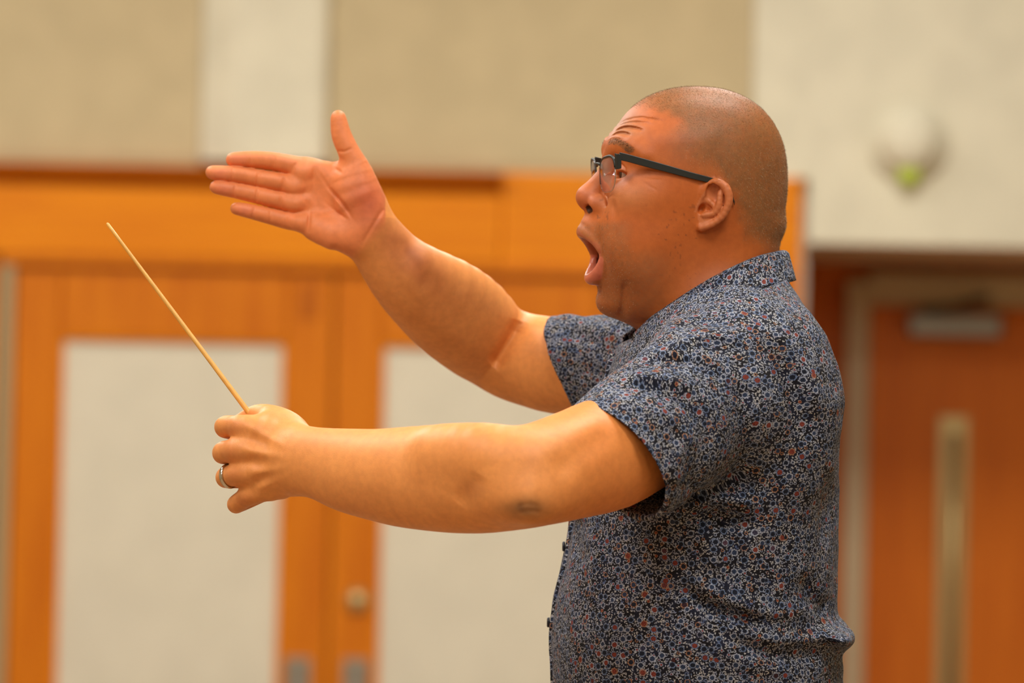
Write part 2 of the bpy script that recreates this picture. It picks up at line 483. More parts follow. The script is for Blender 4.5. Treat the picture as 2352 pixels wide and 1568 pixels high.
class Frame:
    """Local axes ex, ey, ez (columns) at o; unit scales local lengths to metres."""
    def __init__(s, o, ex, ey, ez, unit=1.0): s.o, s.ax, s.unit = np.asarray(o, float), [np.asarray(e, float) for e in (ex, ey, ez)], unit
    def to(s, P):
        d = P - s.o.astype(f32)
        return [dot3(d, e) / f32(s.unit) for e in s.ax]
    def pt(s, p): return s.o + s.unit * (p[0] * s.ax[0] + p[1] * s.ax[1] + p[2] * s.ax[2])
    def loc(s, P): return np.stack([(np.asarray(P) - s.o) @ e / s.unit for e in s.ax], -1)


def ellipsoid(fr, c, r, rot=None, p=2.0, mirror=False):
    """Superellipsoid in a frame; rot = 3x3 local rotation (columns are its axes); mirror folds y."""
    c, r = np.asarray(c, float), np.asarray(r, float)
    R = np.eye(3) if rot is None else np.asarray(rot)
    rm = float(r.max())
    def fn(P):
        x, y, z = fr.to(P)
        if mirror: y = np.abs(y)
        d = [x - f32(c[0]), y - f32(c[1]), z - f32(c[2])]
        if rot is not None:
            d = [d[0] * f32(R[0, k]) + d[1] * f32(R[1, k]) + d[2] * f32(R[2, k]) for k in range(3)]
        if p == 2.0:
            k0 = np.sqrt(sum((d[k] / f32(r[k])) ** 2 for k in range(3)) + 1e-12)
        else:
            k0 = (sum(np.abs(d[k] / f32(r[k])) ** f32(p) for k in range(3)) + 1e-12) ** f32(1 / p)
        k1 = np.sqrt(sum((d[k] / f32(r[k] ** 2)) ** 2 for k in range(3)) + 1e-12)
        return np.maximum(k0 * (k0 - 1) / k1, (k0 - 1) * f32(r.min())) * f32(fr.unit) if p == 2.0 else (k0 - 1) * f32(r.min() * fr.unit)
    pts = [fr.pt(c)]
    if mirror: pts.append(fr.pt((c[0], -c[1], c[2])))
    pts = np.array(pts); e = rm * fr.unit * (1.0 if p == 2 else 1.25)
    return Prim(fn, pts.min(0) - e, pts.max(0) + e)


def cone(a, b, ra, rb):
    """Capsule whose radius runs from ra to rb."""
    a, b = np.asarray(a, float), np.asarray(b, float); d = b - a; L2 = float(d @ d)
    def fn(P):
        v = P - a.astype(f32)
        t = np.clip(dot3(v, d) / f32(L2), 0, 1)
        q = [v[..., k] - t * f32(d[k]) for k in range(3)]
        return np.sqrt(q[0] ** 2 + q[1] ** 2 + q[2] ** 2) - (f32(ra) + t * f32(rb - ra))
    m = max(ra, rb)
    return Prim(fn, np.minimum(a, b) - m, np.maximum(a, b) + m)


def seg_ell(a, b, ra, rb, ref):
    """Tapered capsule with an elliptical section: radii (across, along ref)."""
    a, b, ref = np.asarray(a, float), np.asarray(b, float), np.asarray(ref, float)
    d = b - a; L = np.linalg.norm(d); d = d / L
    n = ref - d * (ref @ d); n /= np.linalg.norm(n); q = np.cross(d, n)
    def fn(P):
        v = P - a.astype(f32)
        s = dot3(v, d); t = np.clip(s / f32(L), 0, 1)
        over = s - t * f32(L)
        r1 = f32(ra[0]) + t * f32(rb[0] - ra[0]); r2 = f32(ra[1]) + t * f32(rb[1] - ra[1])
        r3 = np.minimum(r1, r2)
        x, y = dot3(v, q), dot3(v, n)
        k0 = np.sqrt((x / r1) ** 2 + (y / r2) ** 2 + (over / r3) ** 2 + 1e-12)
        k1 = np.sqrt((x / r1 ** 2) ** 2 + (y / r2 ** 2) ** 2 + (over / r3 ** 2) ** 2 + 1e-12)
        return np.maximum(k0 * (k0 - 1) / k1, (k0 - 1) * r3)
    m = max(*ra, *rb)
    return Prim(fn, np.minimum(a, b) - m, np.maximum(a, b) + m)


def spline(vals, n):
    """Catmull-Rom through rows of vals, n steps per span."""
    v = np.asarray(vals, float); out = []
    for i in range(len(v) - 1):
        p0, p1, p2, p3 = v[max(i - 1, 0)], v[i], v[i + 1], v[min(i + 2, len(v) - 1)]
        for k in range(n):
            t = k / n
            out.append(0.5 * (2 * p1 + (p2 - p0) * t + (2 * p0 - 5 * p1 + 4 * p2 - p3) * t * t + (3 * p1 - p0 - 3 * p2 + p3) * t ** 3))
    out.append(v[-1])
    return np.array(out)


def sweep(pts, rad, ref=None, n=3, k=0.002):
    """Smooth limb through pts (world); rad one radius or (across, along ref) per point."""
    pts = np.asarray(pts, float); rad = np.asarray(rad, float)
    if rad.ndim == 1: rad = rad[:, None]
    A = spline(np.hstack([pts, rad]), n)
    g = Grp()
    for p, q in zip(A[:-1], A[1:]):
        if rad.shape[1] == 1: g.u(cone(p[:3], q[:3], p[3], q[3]), k)
        else: g.u(seg_ell(p[:3], q[:3], p[3:5], q[3:5], ref), k)
    return g


def px_sweep(rows, n=3, k=0.002, ref=None):
    """rows of (px, py, Y, radius px across, radius mm in depth): limb measured on the photograph, at its own depth."""
    pts = [at(r[0], r[1], r[2]) for r in rows]
    rad = [(r[3] * mpp(r[2]), r[4] / 1000.0) for r in rows]
    return sweep(pts, rad, FW if ref is None else ref, n, k)


def line_dist(u, v, pl):
    """Distance of points u, v from a polyline, and the share of the way along it."""
    best = None; m = len(pl) - 1
    for i in range(m):
        a, b = pl[i], pl[i + 1]; d = b - a; L2 = float(d @ d) + 1e-12
        t = np.clip(((u - f32(a[0])) * f32(d[0]) + (v - f32(a[1])) * f32(d[1])) / f32(L2), 0, 1)
        e = np.sqrt((u - f32(a[0]) - t * f32(d[0])) ** 2 + (v - f32(a[1]) - t * f32(d[1])) ** 2)
        s = (i + t) / m
        if best is None: best, par = e, s
        else: par = np.where(e < best, s, par); best = np.minimum(best, e)
    return best, par


def groove(fr, axes, pl, w, depth, third=None, taper=True, smooth=4):
    """Furrow (depth > 0) or ridge (depth < 0) along a polyline drawn in two axes of a frame, on the side third = (axis, lo, hi)."""
    pl = np.asarray(pl, float)
    if smooth and len(pl) > 2: pl = spline(pl, smooth)
    pts = []
    lo3, hi3 = third[1], third[2]
    for p in pl:
        for z in (lo3, hi3):
            q = [0, 0, 0]; q[axes[0]], q[axes[1]], q[third[0]] = p[0], p[1], z
            pts.append(fr.pt(q))
    pts = np.array(pts)
    def fn(P):
        L = fr.to(P)
        d, s = line_dist(L[axes[0]], L[axes[1]], pl)
        a = np.exp(-(d / f32(w)) ** 2)
        if taper: a = a * np.clip(4 * np.minimum(s, 1 - s) + 0.1, 0, 1)
        z = L[third[0]]
        e = f32(0.15 * (hi3 - lo3))
        a = a * np.clip((z - f32(lo3)) / e, 0, 1) * np.clip((f32(hi3) - z) / e, 0, 1)
        return a * f32(depth * fr.unit)
    m = 2.6 * w * fr.unit
    return Prim(fn, pts.min(0) - m, pts.max(0) + m)


VIEW = Frame(at(1176, 784, 0), RT, FW, UP)     # axes of the photograph: right, away, up, in metres


def px_groove(rows, w_mm, depth_mm, ylo, yhi, taper=True, smooth=4):
    """Furrow along a line traced on the photograph; rows of (px, py, Y)."""
    pl = VIEW.loc(np.array([at(*r) for r in rows]))[:, [0, 2]]
    return groove(VIEW, (0, 2), pl, w_mm / 1000, depth_mm / 1000, (1, ylo, yhi), taper, smooth)
# ------------------------------------------------------------------ the conductor: head
YAW = math.radians(10.1)
HEAD = Frame(at(1590, 430, 0.0), -math.cos(YAW) * RT - math.sin(YAW) * FW, math.sin(YAW) * RT - math.cos(YAW) * FW, UP, 0.001)   # x forward, y to his left, z up, in mm


def table(rows, n=8):
    t = spline(np.array(sorted(rows), float), n); return [t[:, k].astype(f32) for k in range(t.shape[1])]


# front of the face, section centre, half width at each height (mm); nose, lips and brow come on top
FACE = table([(-152, 78, 34, 22), (-146, 88, 36, 36), (-135, 100, 36, 45), (-120, 104, 34, 54), (-100, 108, 30, 62), (-80, 108, 28, 67),
              (-60, 113, 26, 71), (-45, 116, 26, 73), (-30, 113, 26, 74), (-15, 105, 26, 75), (0, 98, 26, 75), (15, 93, 26, 74), (30, 94, 24, 73),
              (45, 96, 20, 72), (60, 92, 15, 70), (75, 82, 10, 66)])


def face_fn(P):
    x, y, z = HEAD.to(P)
    F, c, W = (np.interp(z, FACE[0], t).astype(f32) for t in FACE[1:])
    d = x - c; rx = np.where(d > 0, F - c, f32(62.0))
    k = (np.abs(d / rx) ** f32(2.25) + np.abs(y / W) ** f32(2.25) + 1e-9) ** f32(1 / 2.25)
    f = (k - 1) * np.minimum(rx, W)
    f = -smin(-f, -( -z - 148), 16.0)
    f = -smin(-f, -(z - 60), 20.0)
    return f * f32(0.001)


def hp(x, y, z): return HEAD.pt((x, y, z))


def both(fn_pts, rads, n=3, k=0.002):
    """Sweep through head-local points on both sides of the face."""
    g = Grp()
    for s in (1, -1):
        g.u(sweep([hp(x, s * y, z) for x, y, z in fn_pts], [r / 1000 for r in rads], None, n, k), 0)
    return g


def rot_y(a):
    a = math.radians(a); return np.array([[math.cos(a), 0, math.sin(a)], [0, 1, 0], [-math.sin(a), 0, math.cos(a)]])


head = Grp()
head.u(ellipsoid(HEAD, (-4.5, 0, 15), (102, 79.5, 98), p=2.25), 0.0)
e_ = np.array([hp(-60, -85, -165), hp(135, 85, 80)])
head.u(Prim(face_fn, e_.min(0) - 0.03, e_.max(0) + 0.03), 0.014)
# neck and the soft fullness under the jaw
neck = Grp()
neck.u(sweep([hp(-30, 0, 0), hp(-31, 0, -45), hp(-30, 0, -85), hp(-30, 0, -125), hp(-36, 0, -175)],
             [(0.062, 0.060), (0.066, 0.066), (0.068, 0.068), (0.072, 0.072), (0.082, 0.085)], HEAD.ax[1], 3), 0.0)
neck.u(ellipsoid(HEAD, (22, 0, -112), (74, 63, 50)), 0.025)
head.u(neck, 0.022)
head.u(ellipsoid(HEAD, (-78, 0, -42), (24, 46, 15)), 0.014)                    # roll at the nape
# brow, cheek bones, cheeks
head.u(both([(86, 8, 40), (86.5, 24, 43), (78.5, 44, 43), (66, 60, 33)], [8, 8.5, 8, 7]), 0.012)
head.u(ellipsoid(HEAD, (68, 49, -14), (30, 22, 19), mirror=True), 0.022)
head.u(ellipsoid(HEAD, (68, 46, -66), (36, 22, 40), mirror=True), 0.025)
# eye sockets and lids
head.sub(ellipsoid(HEAD, (99, 33, 17), (15, 17, 11), mirror=True), 0.012)
EYE = (78.0, 33.0, 13.5)
lids = Grp(); lids.u(ellipsoid(HEAD, EYE, (14.6, 15.5, 14.2), mirror=True), 0)
head.u(lids, 0.008)
head.u(both([(86, 19, 6), (91.5, 33, 3.5), (84, 46, 6)], [3.2, 4.0, 3.0]), 0.006)      # lower lid pouch
head.sub(ellipsoid(HEAD, (90, 37, 12.3), (17, 14.5, 3.9), mirror=True), 0.002)
head.u(both([(88.5, 21, 19.5), (87, 33, 19), (82, 43, 15.5), (75.5, 50.5, 10)], [3.0, 3.4, 3.4, 2.4]), 0.003)      # upper lid
head.u(both([(87.5, 21, 5.5), (88.3, 33, 5.0), (83.5, 43, 6.5), (76.5, 50, 9.0)], [2.2, 2.4, 2.2, 1.8]), 0.003)        # lower lid
head.disp(groove(HEAD, (1, 2), [(20, 20), (30, 24), (40, 23), (49, 17)], 1.4, 1.4, (0, 60, 110)))
head.disp(groove(HEAD, (1, 2), [(-20, 20), (-30, 24), (-40, 23), (-49, 17)], 1.4, 1.4, (0, 60, 110)))
# nose
nose = Grp()
nose.u(sweep([hp(93, 0, 30), hp(98, 0, 16), hp(108, 0, 2), hp(118, 0, -11)], [0.0085, 0.009, 0.0105, 0.0135], None, 3), 0.0)
nose.u(ellipsoid(HEAD, (118.2, 0, -12), (13.4, 13.5, 12.0)), 0.006)
nose.u(ellipsoid(HEAD, (109, 16.0, -20.0), (13.0, 8.2, 11.0), rot=rot_y(-12), mirror=True), 0.005)
nose.u(sweep([hp(121, 0, -20), hp(112, 0, -30)], [0.0055, 0.006], None, 1), 0.005)
head.u(nose, 0.009)
head.sub(ellipsoid(HEAD, (119.2, 11.5, -25.2), (8.6, 6.6, 5.6), rot=rot_y(30), mirror=True), 0.002)
head.sub(ellipsoid(HEAD, (112.5, 10.5, -21.0), (7, 4.5, 8), mirror=True), 0.002)
head.disp(groove(HEAD, (0, 2), [(106, -3), (102, -13), (101.5, -26), (107, -33)], 2.8, 2.3, (1, 10, 34)))       # wing of the nose
head.disp(groove(HEAD, (0, 2), [(100, -14), (96, -36), (98, -62)], 5.0, 1.6, (1, 15, 60)))                    # smile fold
# mouth: upper lip pushed forward, jaw dropped
head.u(both([(125, 0, -50), (122.3, 9, -53), (115.5, 18, -61), (108, 25, -72)], [7.0, 6.7, 5.6, 4.4]), 0.007)
head.u(both([(114, 0, -102), (113, 9, -100.5), (110.5, 18, -94), (106, 25.5, -82)], [8.2, 8.0, 6.6, 4.8]), 0.007)
head.u(both([(113.5, 0, -34.5), (111.5, 10, -37), (105, 20, -45)], [7.2, 6.8, 6.0]), 0.008)        # slope from the nose to the lip
head.u(both([(119, 0, -41.5), (116.3, 10, -45), (109.5, 19, -54)], [7.0, 6.5, 5.5]), 0.008)
head.sub(ellipsoid(HEAD, (112, 0, -77), (40, 20.5, 18.5), p=2.4), 0.006)
head.sub(ellipsoid(HEAD, (80, 0, -80), (36, 26, 20)), 0.004)
head.u(ellipsoid(HEAD, (93.5, 0, -129), (14.5, 21, 14)), 0.010)
head.disp(groove(HEAD, (1, 2), [(-16, -115), (0, -114.5), (16, -115)], 5.5, 1.6, (0, 85, 130)))                  # dip under the lower lip
head.disp(groove(HEAD, (0, 2), [(87, -104), (85.5, -126), (86, -158)], 4.2, 2.6, (1, 12, 75)))                   # jowl edge
# forehead furrows
for s_ in (1, -1):
    for pts, dp, wd in (([(10, 55.8), (14, 57), (23, 59), (33, 59), (42, 57.4), (49, 55)], 1.5, 1.35), ([(10, 61.8), (14, 63), (23, 65.4), (33, 65.4), (42, 64), (49, 62), (54, 60)], 1.9, 1.4),
                        ([(8, 67.5), (23, 70.3), (35, 71), (47, 70), (55, 67)], 0.7, 1.5), ([(8, 72), (25, 74.7), (37, 76), (45, 74.7), (53, 73), (60, 70)], 1.0, 1.4),
                        ([(8, 58.5), (23, 62.2), (33, 62.3), (42, 60.8), (50, 58)], -0.9, 1.8), ([(8, 64.5), (23, 68), (35, 68.2), (45, 66.8)], -0.8, 1.8), ([(10, 70), (25, 72.6), (37, 73.5), (47, 72)], -0.6, 1.8), ([(8, 52.5), (23, 55.5), (35, 55.5), (45, 53)], -0.8, 1.8)):
        head.disp(groove(HEAD, (1, 2), [(s_ * y, z) for y, z in pts], wd, dp, (0, 30, 122)))
# crow's feet
for a, b in (((72, 12), (52, 17)), ((72, 8), (50, 6)), ((71, 4), (55, -6))):
    head.disp(groove(HEAD, (0, 2), [a, ((a[0] + b[0]) / 2, (a[1] + b[1]) / 2 - 0.8), b], 1.5, 0.28, (1, 30, 90), smooth=2))

# ears, drawn in their own plane: u back, v up, n outwards (mm)
def add_ear(s):
    tl = math.radians(24)
    back = np.array([-math.cos(tl), s * math.sin(tl), 0]); out = np.array([math.sin(tl), s * math.cos(tl), 0])
    wv = lambda q: q[0] * HEAD.ax[0] + q[1] * HEAD.ax[1] + q[2] * HEAD.ax[2]
    E = Frame(hp(-7.5, s * 79.0, -22.0), wv(back), wv(out), HEAD.ax[2], 0.001)
    q = lambda px, py, n=0.0: ((px - 1640) / 1.98, n, (478 - py) / 2.05)       # ear outline as measured
    g = Grp()
    tilt = rot_y(19)
    g.u(ellipsoid(E, q(1648, 468, -1.5), (16.5, 3.6, 23.5), rot=tilt), 0.0)
    g.u(ellipsoid(E, q(1613, 510, 0.5), (11.5, 3.8, 11.5)), 0.008)
    hx = [(1618, 470, 3.0), (1619, 452, 4.5), (1627, 436, 5.0), (1643, 426, 5.0), (1660, 430, 5.0), (1673, 446, 5.0), (1676.5, 466, 5.0), (1671, 487, 4.8), (1658, 507, 4.2), (1638, 521, 3.4), (1614, 529, 2.5)]
    g.u(sweep([E.pt(q(*p)) for p in hx], [0.0040, 0.0044, 0.0042, 0.0040, 0.0042, 0.0042, 0.0040, 0.0038, 0.0036, 0.0036, 0.0045], None, 2), 0.003)
    # behind: root of the ear
    g.u(sweep([E.pt(q(1630, 446, -5)), E.pt(q(1634, 480, -7)), E.pt(q(1622, 505, -4))], [0.007, 0.008, 0.007], None, 2), 0.006)
    g.sub(ellipsoid(E, q(1624, 483, 3.5), (8.5, 9.5, 12.5), rot=rot_y(24)), 0.003)          # concha
    g.sub(ellipsoid(E, q(1613, 486, 0.0), (6.0, 12.0, 8.0), rot=rot_y(35)), 0.002)           # ear hole
    g.sub(ellipsoid(E, q(1641, 452, 4.5), (8.0, 7.0, 12.0), rot=rot_y(-8)), 0.003)          # upper hollow
    g.u(sweep([E.pt(q(1656, 448, 3.5)), E.pt(q(1655, 466, 4.6)), E.pt(q(1652, 484, 4.6)), E.pt(q(1640, 498, 4.0)), E.pt(q(1620, 500, 4.0))], [0.0026, 0.0032, 0.0034, 0.0030, 0.0036], None, 2), 0.003)
    g.u(sweep([E.pt(q(1620, 464, 2.0)), E.pt(q(1632, 470, 2.2)), E.pt(q(1644, 484, 2.0))], [0.003, 0.0026, 0.002], None, 2), 0.003)    # crus
    g.u(ellipsoid(E, q(1605, 474, 1.5), (5.6, 4.0, 7.5), rot=rot_y(10)), 0.004)             # tragus
    return g
head.u(add_ear(1), 0.004); head.u(add_ear(-1), 0.004)
head.sub(ellipsoid(HEAD, (5.5, 80, -26), (4.0, 9.0, 6.0), rot=rot_y(-25), mirror=True), 0.002)

# ------------------------------------------------------------------ arms and hands
def fingers(chains, k=0.0012):
    g = Grp()
    for rows in chains:
        pts = [at(r[0], r[1], r[2]) for r in rows]; rad = [r[3] * mpp(r[2]) for r in rows]
        g.u(sweep(pts, rad, None, 3, 0.0), k)
    return g


# near (left) arm
arm_n = Grp()
arm_n.u(px_sweep([(690, 1056, -.235, 74, 27), (745, 1066, -.250, 80, 29), (800, 1080, -.264, 92, 34), (865, 1090, -.281, 101, 40), (935, 1096, -.300, 112, 45), (1030, 1098, -.325, 121, 49),
                  (1115, 1099, -.347, 121, 50), (1190, 1099, -.366, 112, 48), (1250, 1086, -.362, 114, 49), (1310, 1069, -.342, 120, 51), (1400, 1040, -.302, 128, 52), (1500, 1000, -.258, 112, 46), (1600, 960, -.205, 100, 42)], 3, 0.006), 0)
arm_n.u(px_sweep([(1010, 1040, -.352, 52, 22), (1100, 1042, -.378, 64, 26), (1190, 1058, -.386, 58, 26), (1270, 1062, -.376, 46, 24), (1345, 1020, -.352, 40, 24)], 3), 0.022)     # brachioradialis
arm_n.u(px_sweep([(1150, 1130, -.39, 40, 16), (1212, 1150, -.404, 46, 18), (1270, 1130, -.388, 40, 18)], 2), 0.024)           # elbow point
arm_n.disp(px_groove([(1265, 1085, -.40), (1330, 1040, -.39), (1410, 985, -.36)], 15, 4.0, -.48, -.30))
arm_n.disp(px_groove([(1105, 1090, -.40), (1080, 1130, -.40), (1055, 1160, -.39)], 11, 2.0, -.48, -.30))
arm_n.disp(px_groove([(1190, 1180, -.42), (1215, 1172, -.42), (1245, 1178, -.42)], 3, 0.8, -.48, -.30))
arm_n.disp(px_groove([(1185, 1165, -.42), (1212, 1157, -.42), (1240, 1163, -.42)], 3, 0.7, -.48, -.30))
hand_n = Grp()
HY = -0.222
pn = Grp()
pn.u(px_sweep([(690, 1045, HY - .004, 44, 21), (640, 1015, HY, 42, 18), (590, 990, HY + .001, 34, 16), (552, 981, HY + .004, 26, 13)], 2), 0)
pn.u(px_sweep([(690, 1055, HY - .006, 48, 22), (635, 1045, HY - .005, 42, 18), (580, 1034, HY - .003, 32, 16), (541, 1034, HY + .001, 26, 13)], 2), 0.010)
pn.u(px_sweep([(690, 1065, HY - .004, 48, 22), (640, 1078, HY - .002, 44, 18), (588, 1082, HY - .001, 32, 15), (548, 1088, HY + .004, 25, 13)], 2), 0.010)
pn.u(px_sweep([(685, 1078, HY + .002, 48, 22), (640, 1105, HY + .006, 42, 18), (600, 1122, HY + .008, 30, 15), (569, 1136, HY + .011, 22, 12)], 2), 0.010)
pn.u(px_sweep([(680, 1075, HY + .022, 50, 18), (640, 1100, HY + .030, 46, 18), (600, 1115, HY + .034, 38, 16)], 2), 0.012)   # heel of the hand
fn_ = fingers([
    [(590, 983, HY + .002, 26), (560, 981, HY + .006, 25.5), (521, 979, HY + .022, 25.5), (520, 984, HY + .042, 23), (548, 990, HY + .058, 21), (585, 996, HY + .052, 19)],
    [(580, 1032, HY - .001, 27), (548, 1034, HY + .002, 26.5), (517, 1038, HY + .017, 26.5), (515, 1042, HY + .038, 24), (545, 1046, HY + .056, 22), (588, 1048, HY + .052, 20)],
    [(586, 1082, HY + .002, 26), (556, 1087, HY + .004, 25.5), (523, 1094, HY + .020, 25), (522, 1098, HY + .040, 23), (550, 1100, HY + .056, 21), (590, 1098, HY + .052, 19)],
    [(604, 1122, HY + .010, 23), (575, 1136, HY + .012, 22), (546, 1155, HY + .025, 22), (545, 1158, HY + .042, 20), (568, 1150, HY + .056, 18.5), (598, 1138, HY + .052, 17)]])
hand_n.u(pn, 0); hand_n.u(fn_, 0.0055)
th = Grp()
th.u(px_sweep([(688, 1012, HY + .012, 36, 20), (660, 985, HY + .022, 40, 20), (622, 966, HY + .034, 36, 17), (590, 956, HY + .050, 26, 13), (562, 966, HY + .060, 21, 11), (540, 980, HY + .062, 18, 10)], 3), 0)
hand_n.u(th, 0.010)
hand_n.u(px_sweep([(660, 1000, HY + .008, 40, 16), (615, 975, HY + .014, 32, 14)], 1), 0.012)          # web of the thumb
for a, b, c in (((560, 975), (610, 1000), (665, 1030)), ((552, 1030), (610, 1042), (670, 1052)), ((566, 1084), (615, 1082), (670, 1070)), ((590, 1126), (630, 1106), (675, 1085))):
    hand_n.disp(px_groove([(*a, HY - .02), (*b, HY - .02), (*c, HY - .02)], 4.5, -1.5, HY - .06, HY + .03))
for a, b in (((566, 1008), (620, 1025)), ((560, 1060), (620, 1063)), ((578, 1106), (630, 1092))):
    hand_n.disp(px_groove([(*a, HY - .02), ((a[0] + b[0]) / 2, (a[1] + b[1]) / 2, HY - .02), (*b, HY - .02)], 6, 1.5, HY - .06, HY + .03))
arm_n.u(hand_n, 0.018)
arm_n.disp(px_groove([(655, 1141, -.24), (668, 1134, -.24), (682, 1122, -.24)], 2.0, 0.9, -.30, -.16))

# far (right) arm
arm_f = Grp()
arm_f.u(px_sweep([(842, 524, .150, 64, 25), (875, 566, .160, 67, 27), (914, 616, .176, 77, 33), (962, 663, .200, 89, 40), (1030, 718, .240, 101, 46), (1095, 770, .285, 98, 47),
                  (1135, 796, .308, 92, 46), (1178, 818, .302, 96, 48), (1228, 829, .290, 102, 50), (1290, 842, .268, 106, 50), (1400, 850, .232, 100, 48), (1530, 860, .185, 95, 45)], 3, 0.006), 0)
arm_f.u(px_sweep([(960, 612, .165, 40, 18), (1040, 655, .205, 58, 24), (1110, 706, .250, 60, 26), (1165, 760, .285, 44, 24)], 3), 0.020)
arm_f.disp(px_groove([(1192, 735, .24), (1178, 775, .24), (1150, 820, .24), (1130, 840, .24)], 9, 6.5, .16, .30))
arm_f.disp(px_groove([(900, 540, .12), (950, 605, .14), (1000, 665, .17)], 8, 1.2, .05, .24))
arm_f.disp(px_groove([(880, 580, .12), (925, 635, .14), (975, 700, .17)], 9, -1.2, .05, .24))
FY = 0.148
hand_f = Grp(); pf = Grp()
pf.u(px_sweep([(845, 490, FY, 36, 18), (770, 430, FY + .004, 36, 14), (702, 388, FY + .006, 27, 12)], 2), 0)
pf.u(px_sweep([(842, 515, FY, 40, 18), (760, 465, FY + .007, 36, 14), (688, 424, FY + .006, 25, 12)], 2), 0.010)
pf.u(px_sweep([(832, 530, FY, 40, 18), (760, 498, FY + .007, 36, 14), (688, 464, FY + .006, 25, 12)], 2), 0.010)
pf.u(px_sweep([(822, 540, FY, 38, 18), (765, 530, FY + .002, 38, 16), (702, 508, FY + .005, 27, 12)], 2), 0.010)
pf.u(px_sweep([(838, 500, FY - .006, 36, 14), (815, 455, FY - .012, 46, 16), (802, 412, FY - .010, 34, 14)], 2), 0.012)        # thumb muscle
pf.u(px_sweep([(815, 545, FY - .006, 26, 12), (765, 540, FY - .009, 30, 12), (722, 522, FY - .004, 26, 10)], 2), 0.012)       # little-finger side
ff = fingers([
    [(712, 390, FY + .004, 26.3), (668, 379, FY + .001, 22.8), (626, 370, FY - .002, 20.8), (580, 366, FY - .004, 19.3), (540, 366, FY - .006, 16.8), (533, 367, FY - .006, 14.3)],
    [(700, 424, FY + .004, 25.3), (655, 420, FY - .001, 22.3), (598, 410, FY - .005, 20.8), (545, 401, FY - .008, 19.3), (497, 397, FY - .010, 17.3), (487, 396, FY - .010, 15.3)],
    [(700, 464, FY + .004, 25.3), (655, 462, FY + .001, 21.8), (600, 450, FY - .004, 20.3), (550, 439, FY - .007, 18.8), (505, 431, FY - .010, 16.8), (496, 430, FY - .010, 14.8)],
    [(708, 510, FY + .004, 24.3), (664, 507, FY + .002, 20.8), (626, 498, FY - .002, 18.8), (586, 488, FY - .006, 17.3), (550, 480, FY - .010, 15.3), (542, 479, FY - .010, 13.3)]], 0.0)
hand_f.u(pf, 0); hand_f.u(ff, 0.0045)
hand_f.u(fingers([[(846, 462, FY - .002, 40), (826, 400, FY - .006, 32), (803, 352, FY - .008, 25.5), (785, 312, FY - .008, 23.5), (778, 278, FY - .008, 19.5), (777, 270, FY - .008, 17)]]), 0.012)
hand_f.u(px_sweep([(735, 392, FY + .006, 17, 8), (775, 392, FY + .004, 18, 8), (806, 392, FY, 20, 10)], 2), 0.012)   # web
for q in ((694, 398, 24), (676, 430, 22), (677, 468, 22), (694, 512, 22)):
    hand_f.u(ellipsoid(VIEW, VIEW.loc(at(q[0], q[1], FY - .0045)), (q[2] * mpp(FY), 0.0085, q[2] * mpp(FY) * 0.8)), 0.006)     # pads at the finger roots
hand_f.disp(px_groove([(722, 415, FY), (745, 455, FY), (760, 490, FY)], 13, 3.2, FY - .06, FY + .004))
P_ = FY - .02
for pts, wd, dp in ((((728, 378), (735, 402), (755, 432), (785, 465), (812, 505)), 2.0, 1.7), (((723, 378), (719, 410), (722, 445), (730, 478)), 1.9, 1.3),
                    (((700, 458), (709, 472), (710, 500), (706, 536)), 1.9, 1.3), (((736, 455), (765, 480), (800, 505)), 1.7, 0.8),
                    (((679, 372), (672, 386), (662, 400)), 1.7, 1.2), (((652, 405), (650, 424), (644, 442)), 1.7, 1.2), (((645, 447), (645, 468), (650, 488)), 1.7, 1.2), (((661, 494), (663, 512), (662, 532)), 1.7, 1.2),
                    (((628, 352), (630, 370), (627, 390)), 1.5, 0.9), (((594, 392), (591, 410), (587, 430)), 1.5, 0.9), (((590, 432), (589, 450), (586, 470)), 1.5, 0.9), (((620, 482), (620, 498), (616, 518)), 1.5, 0.8),
                    (((577, 348), (576, 366), (572, 384)), 1.4, 0.6), (((534, 382), (533, 400), (530, 416)), 1.4, 0.6), (((541, 422), (538, 440), (534, 458)), 1.4, 0.6), (((584, 472), (581, 488), (576, 506)), 1.4, 0.6),
                    (((880, 478), (868, 500), (850, 530), (830, 562)), 2.2, 1.3), (((758, 392), (768, 386), (785, 398)), 1.8, 0.9), (((772, 345), (790, 348), (808, 340)), 1.6, 0.7)):
    hand_f.disp(px_groove([(*p, P_) for p in pts], wd, dp * 1.8, FY - .06, FY + .002))
arm_f.u(hand_f, 0.014)

# ------------------------------------------------------------------ whole body (the trunk is under the shirt)
body = Grp()
body.u(head, 0)
trunk = Grp()
trunk.u(sweep([at(1650, 740, 0), at(1650, 830, 0), at(1640, 1000, 0), at(1620, 1200, 0), at(1615, 1450, 0)],
              [(0.062, 0.062), (0.082, 0.100), (0.085, 0.105), (0.080, 0.100), (0.075, 0.09)], FW, 2), 0)
body.u(trunk, 0.03)
body.u(arm_n, 0.03); body.u(arm_f, 0.03)
BV, BQ, BN = mesh_sdf(body, 0.00145)
BV = relax(BV, BQ, 1, 0.4)

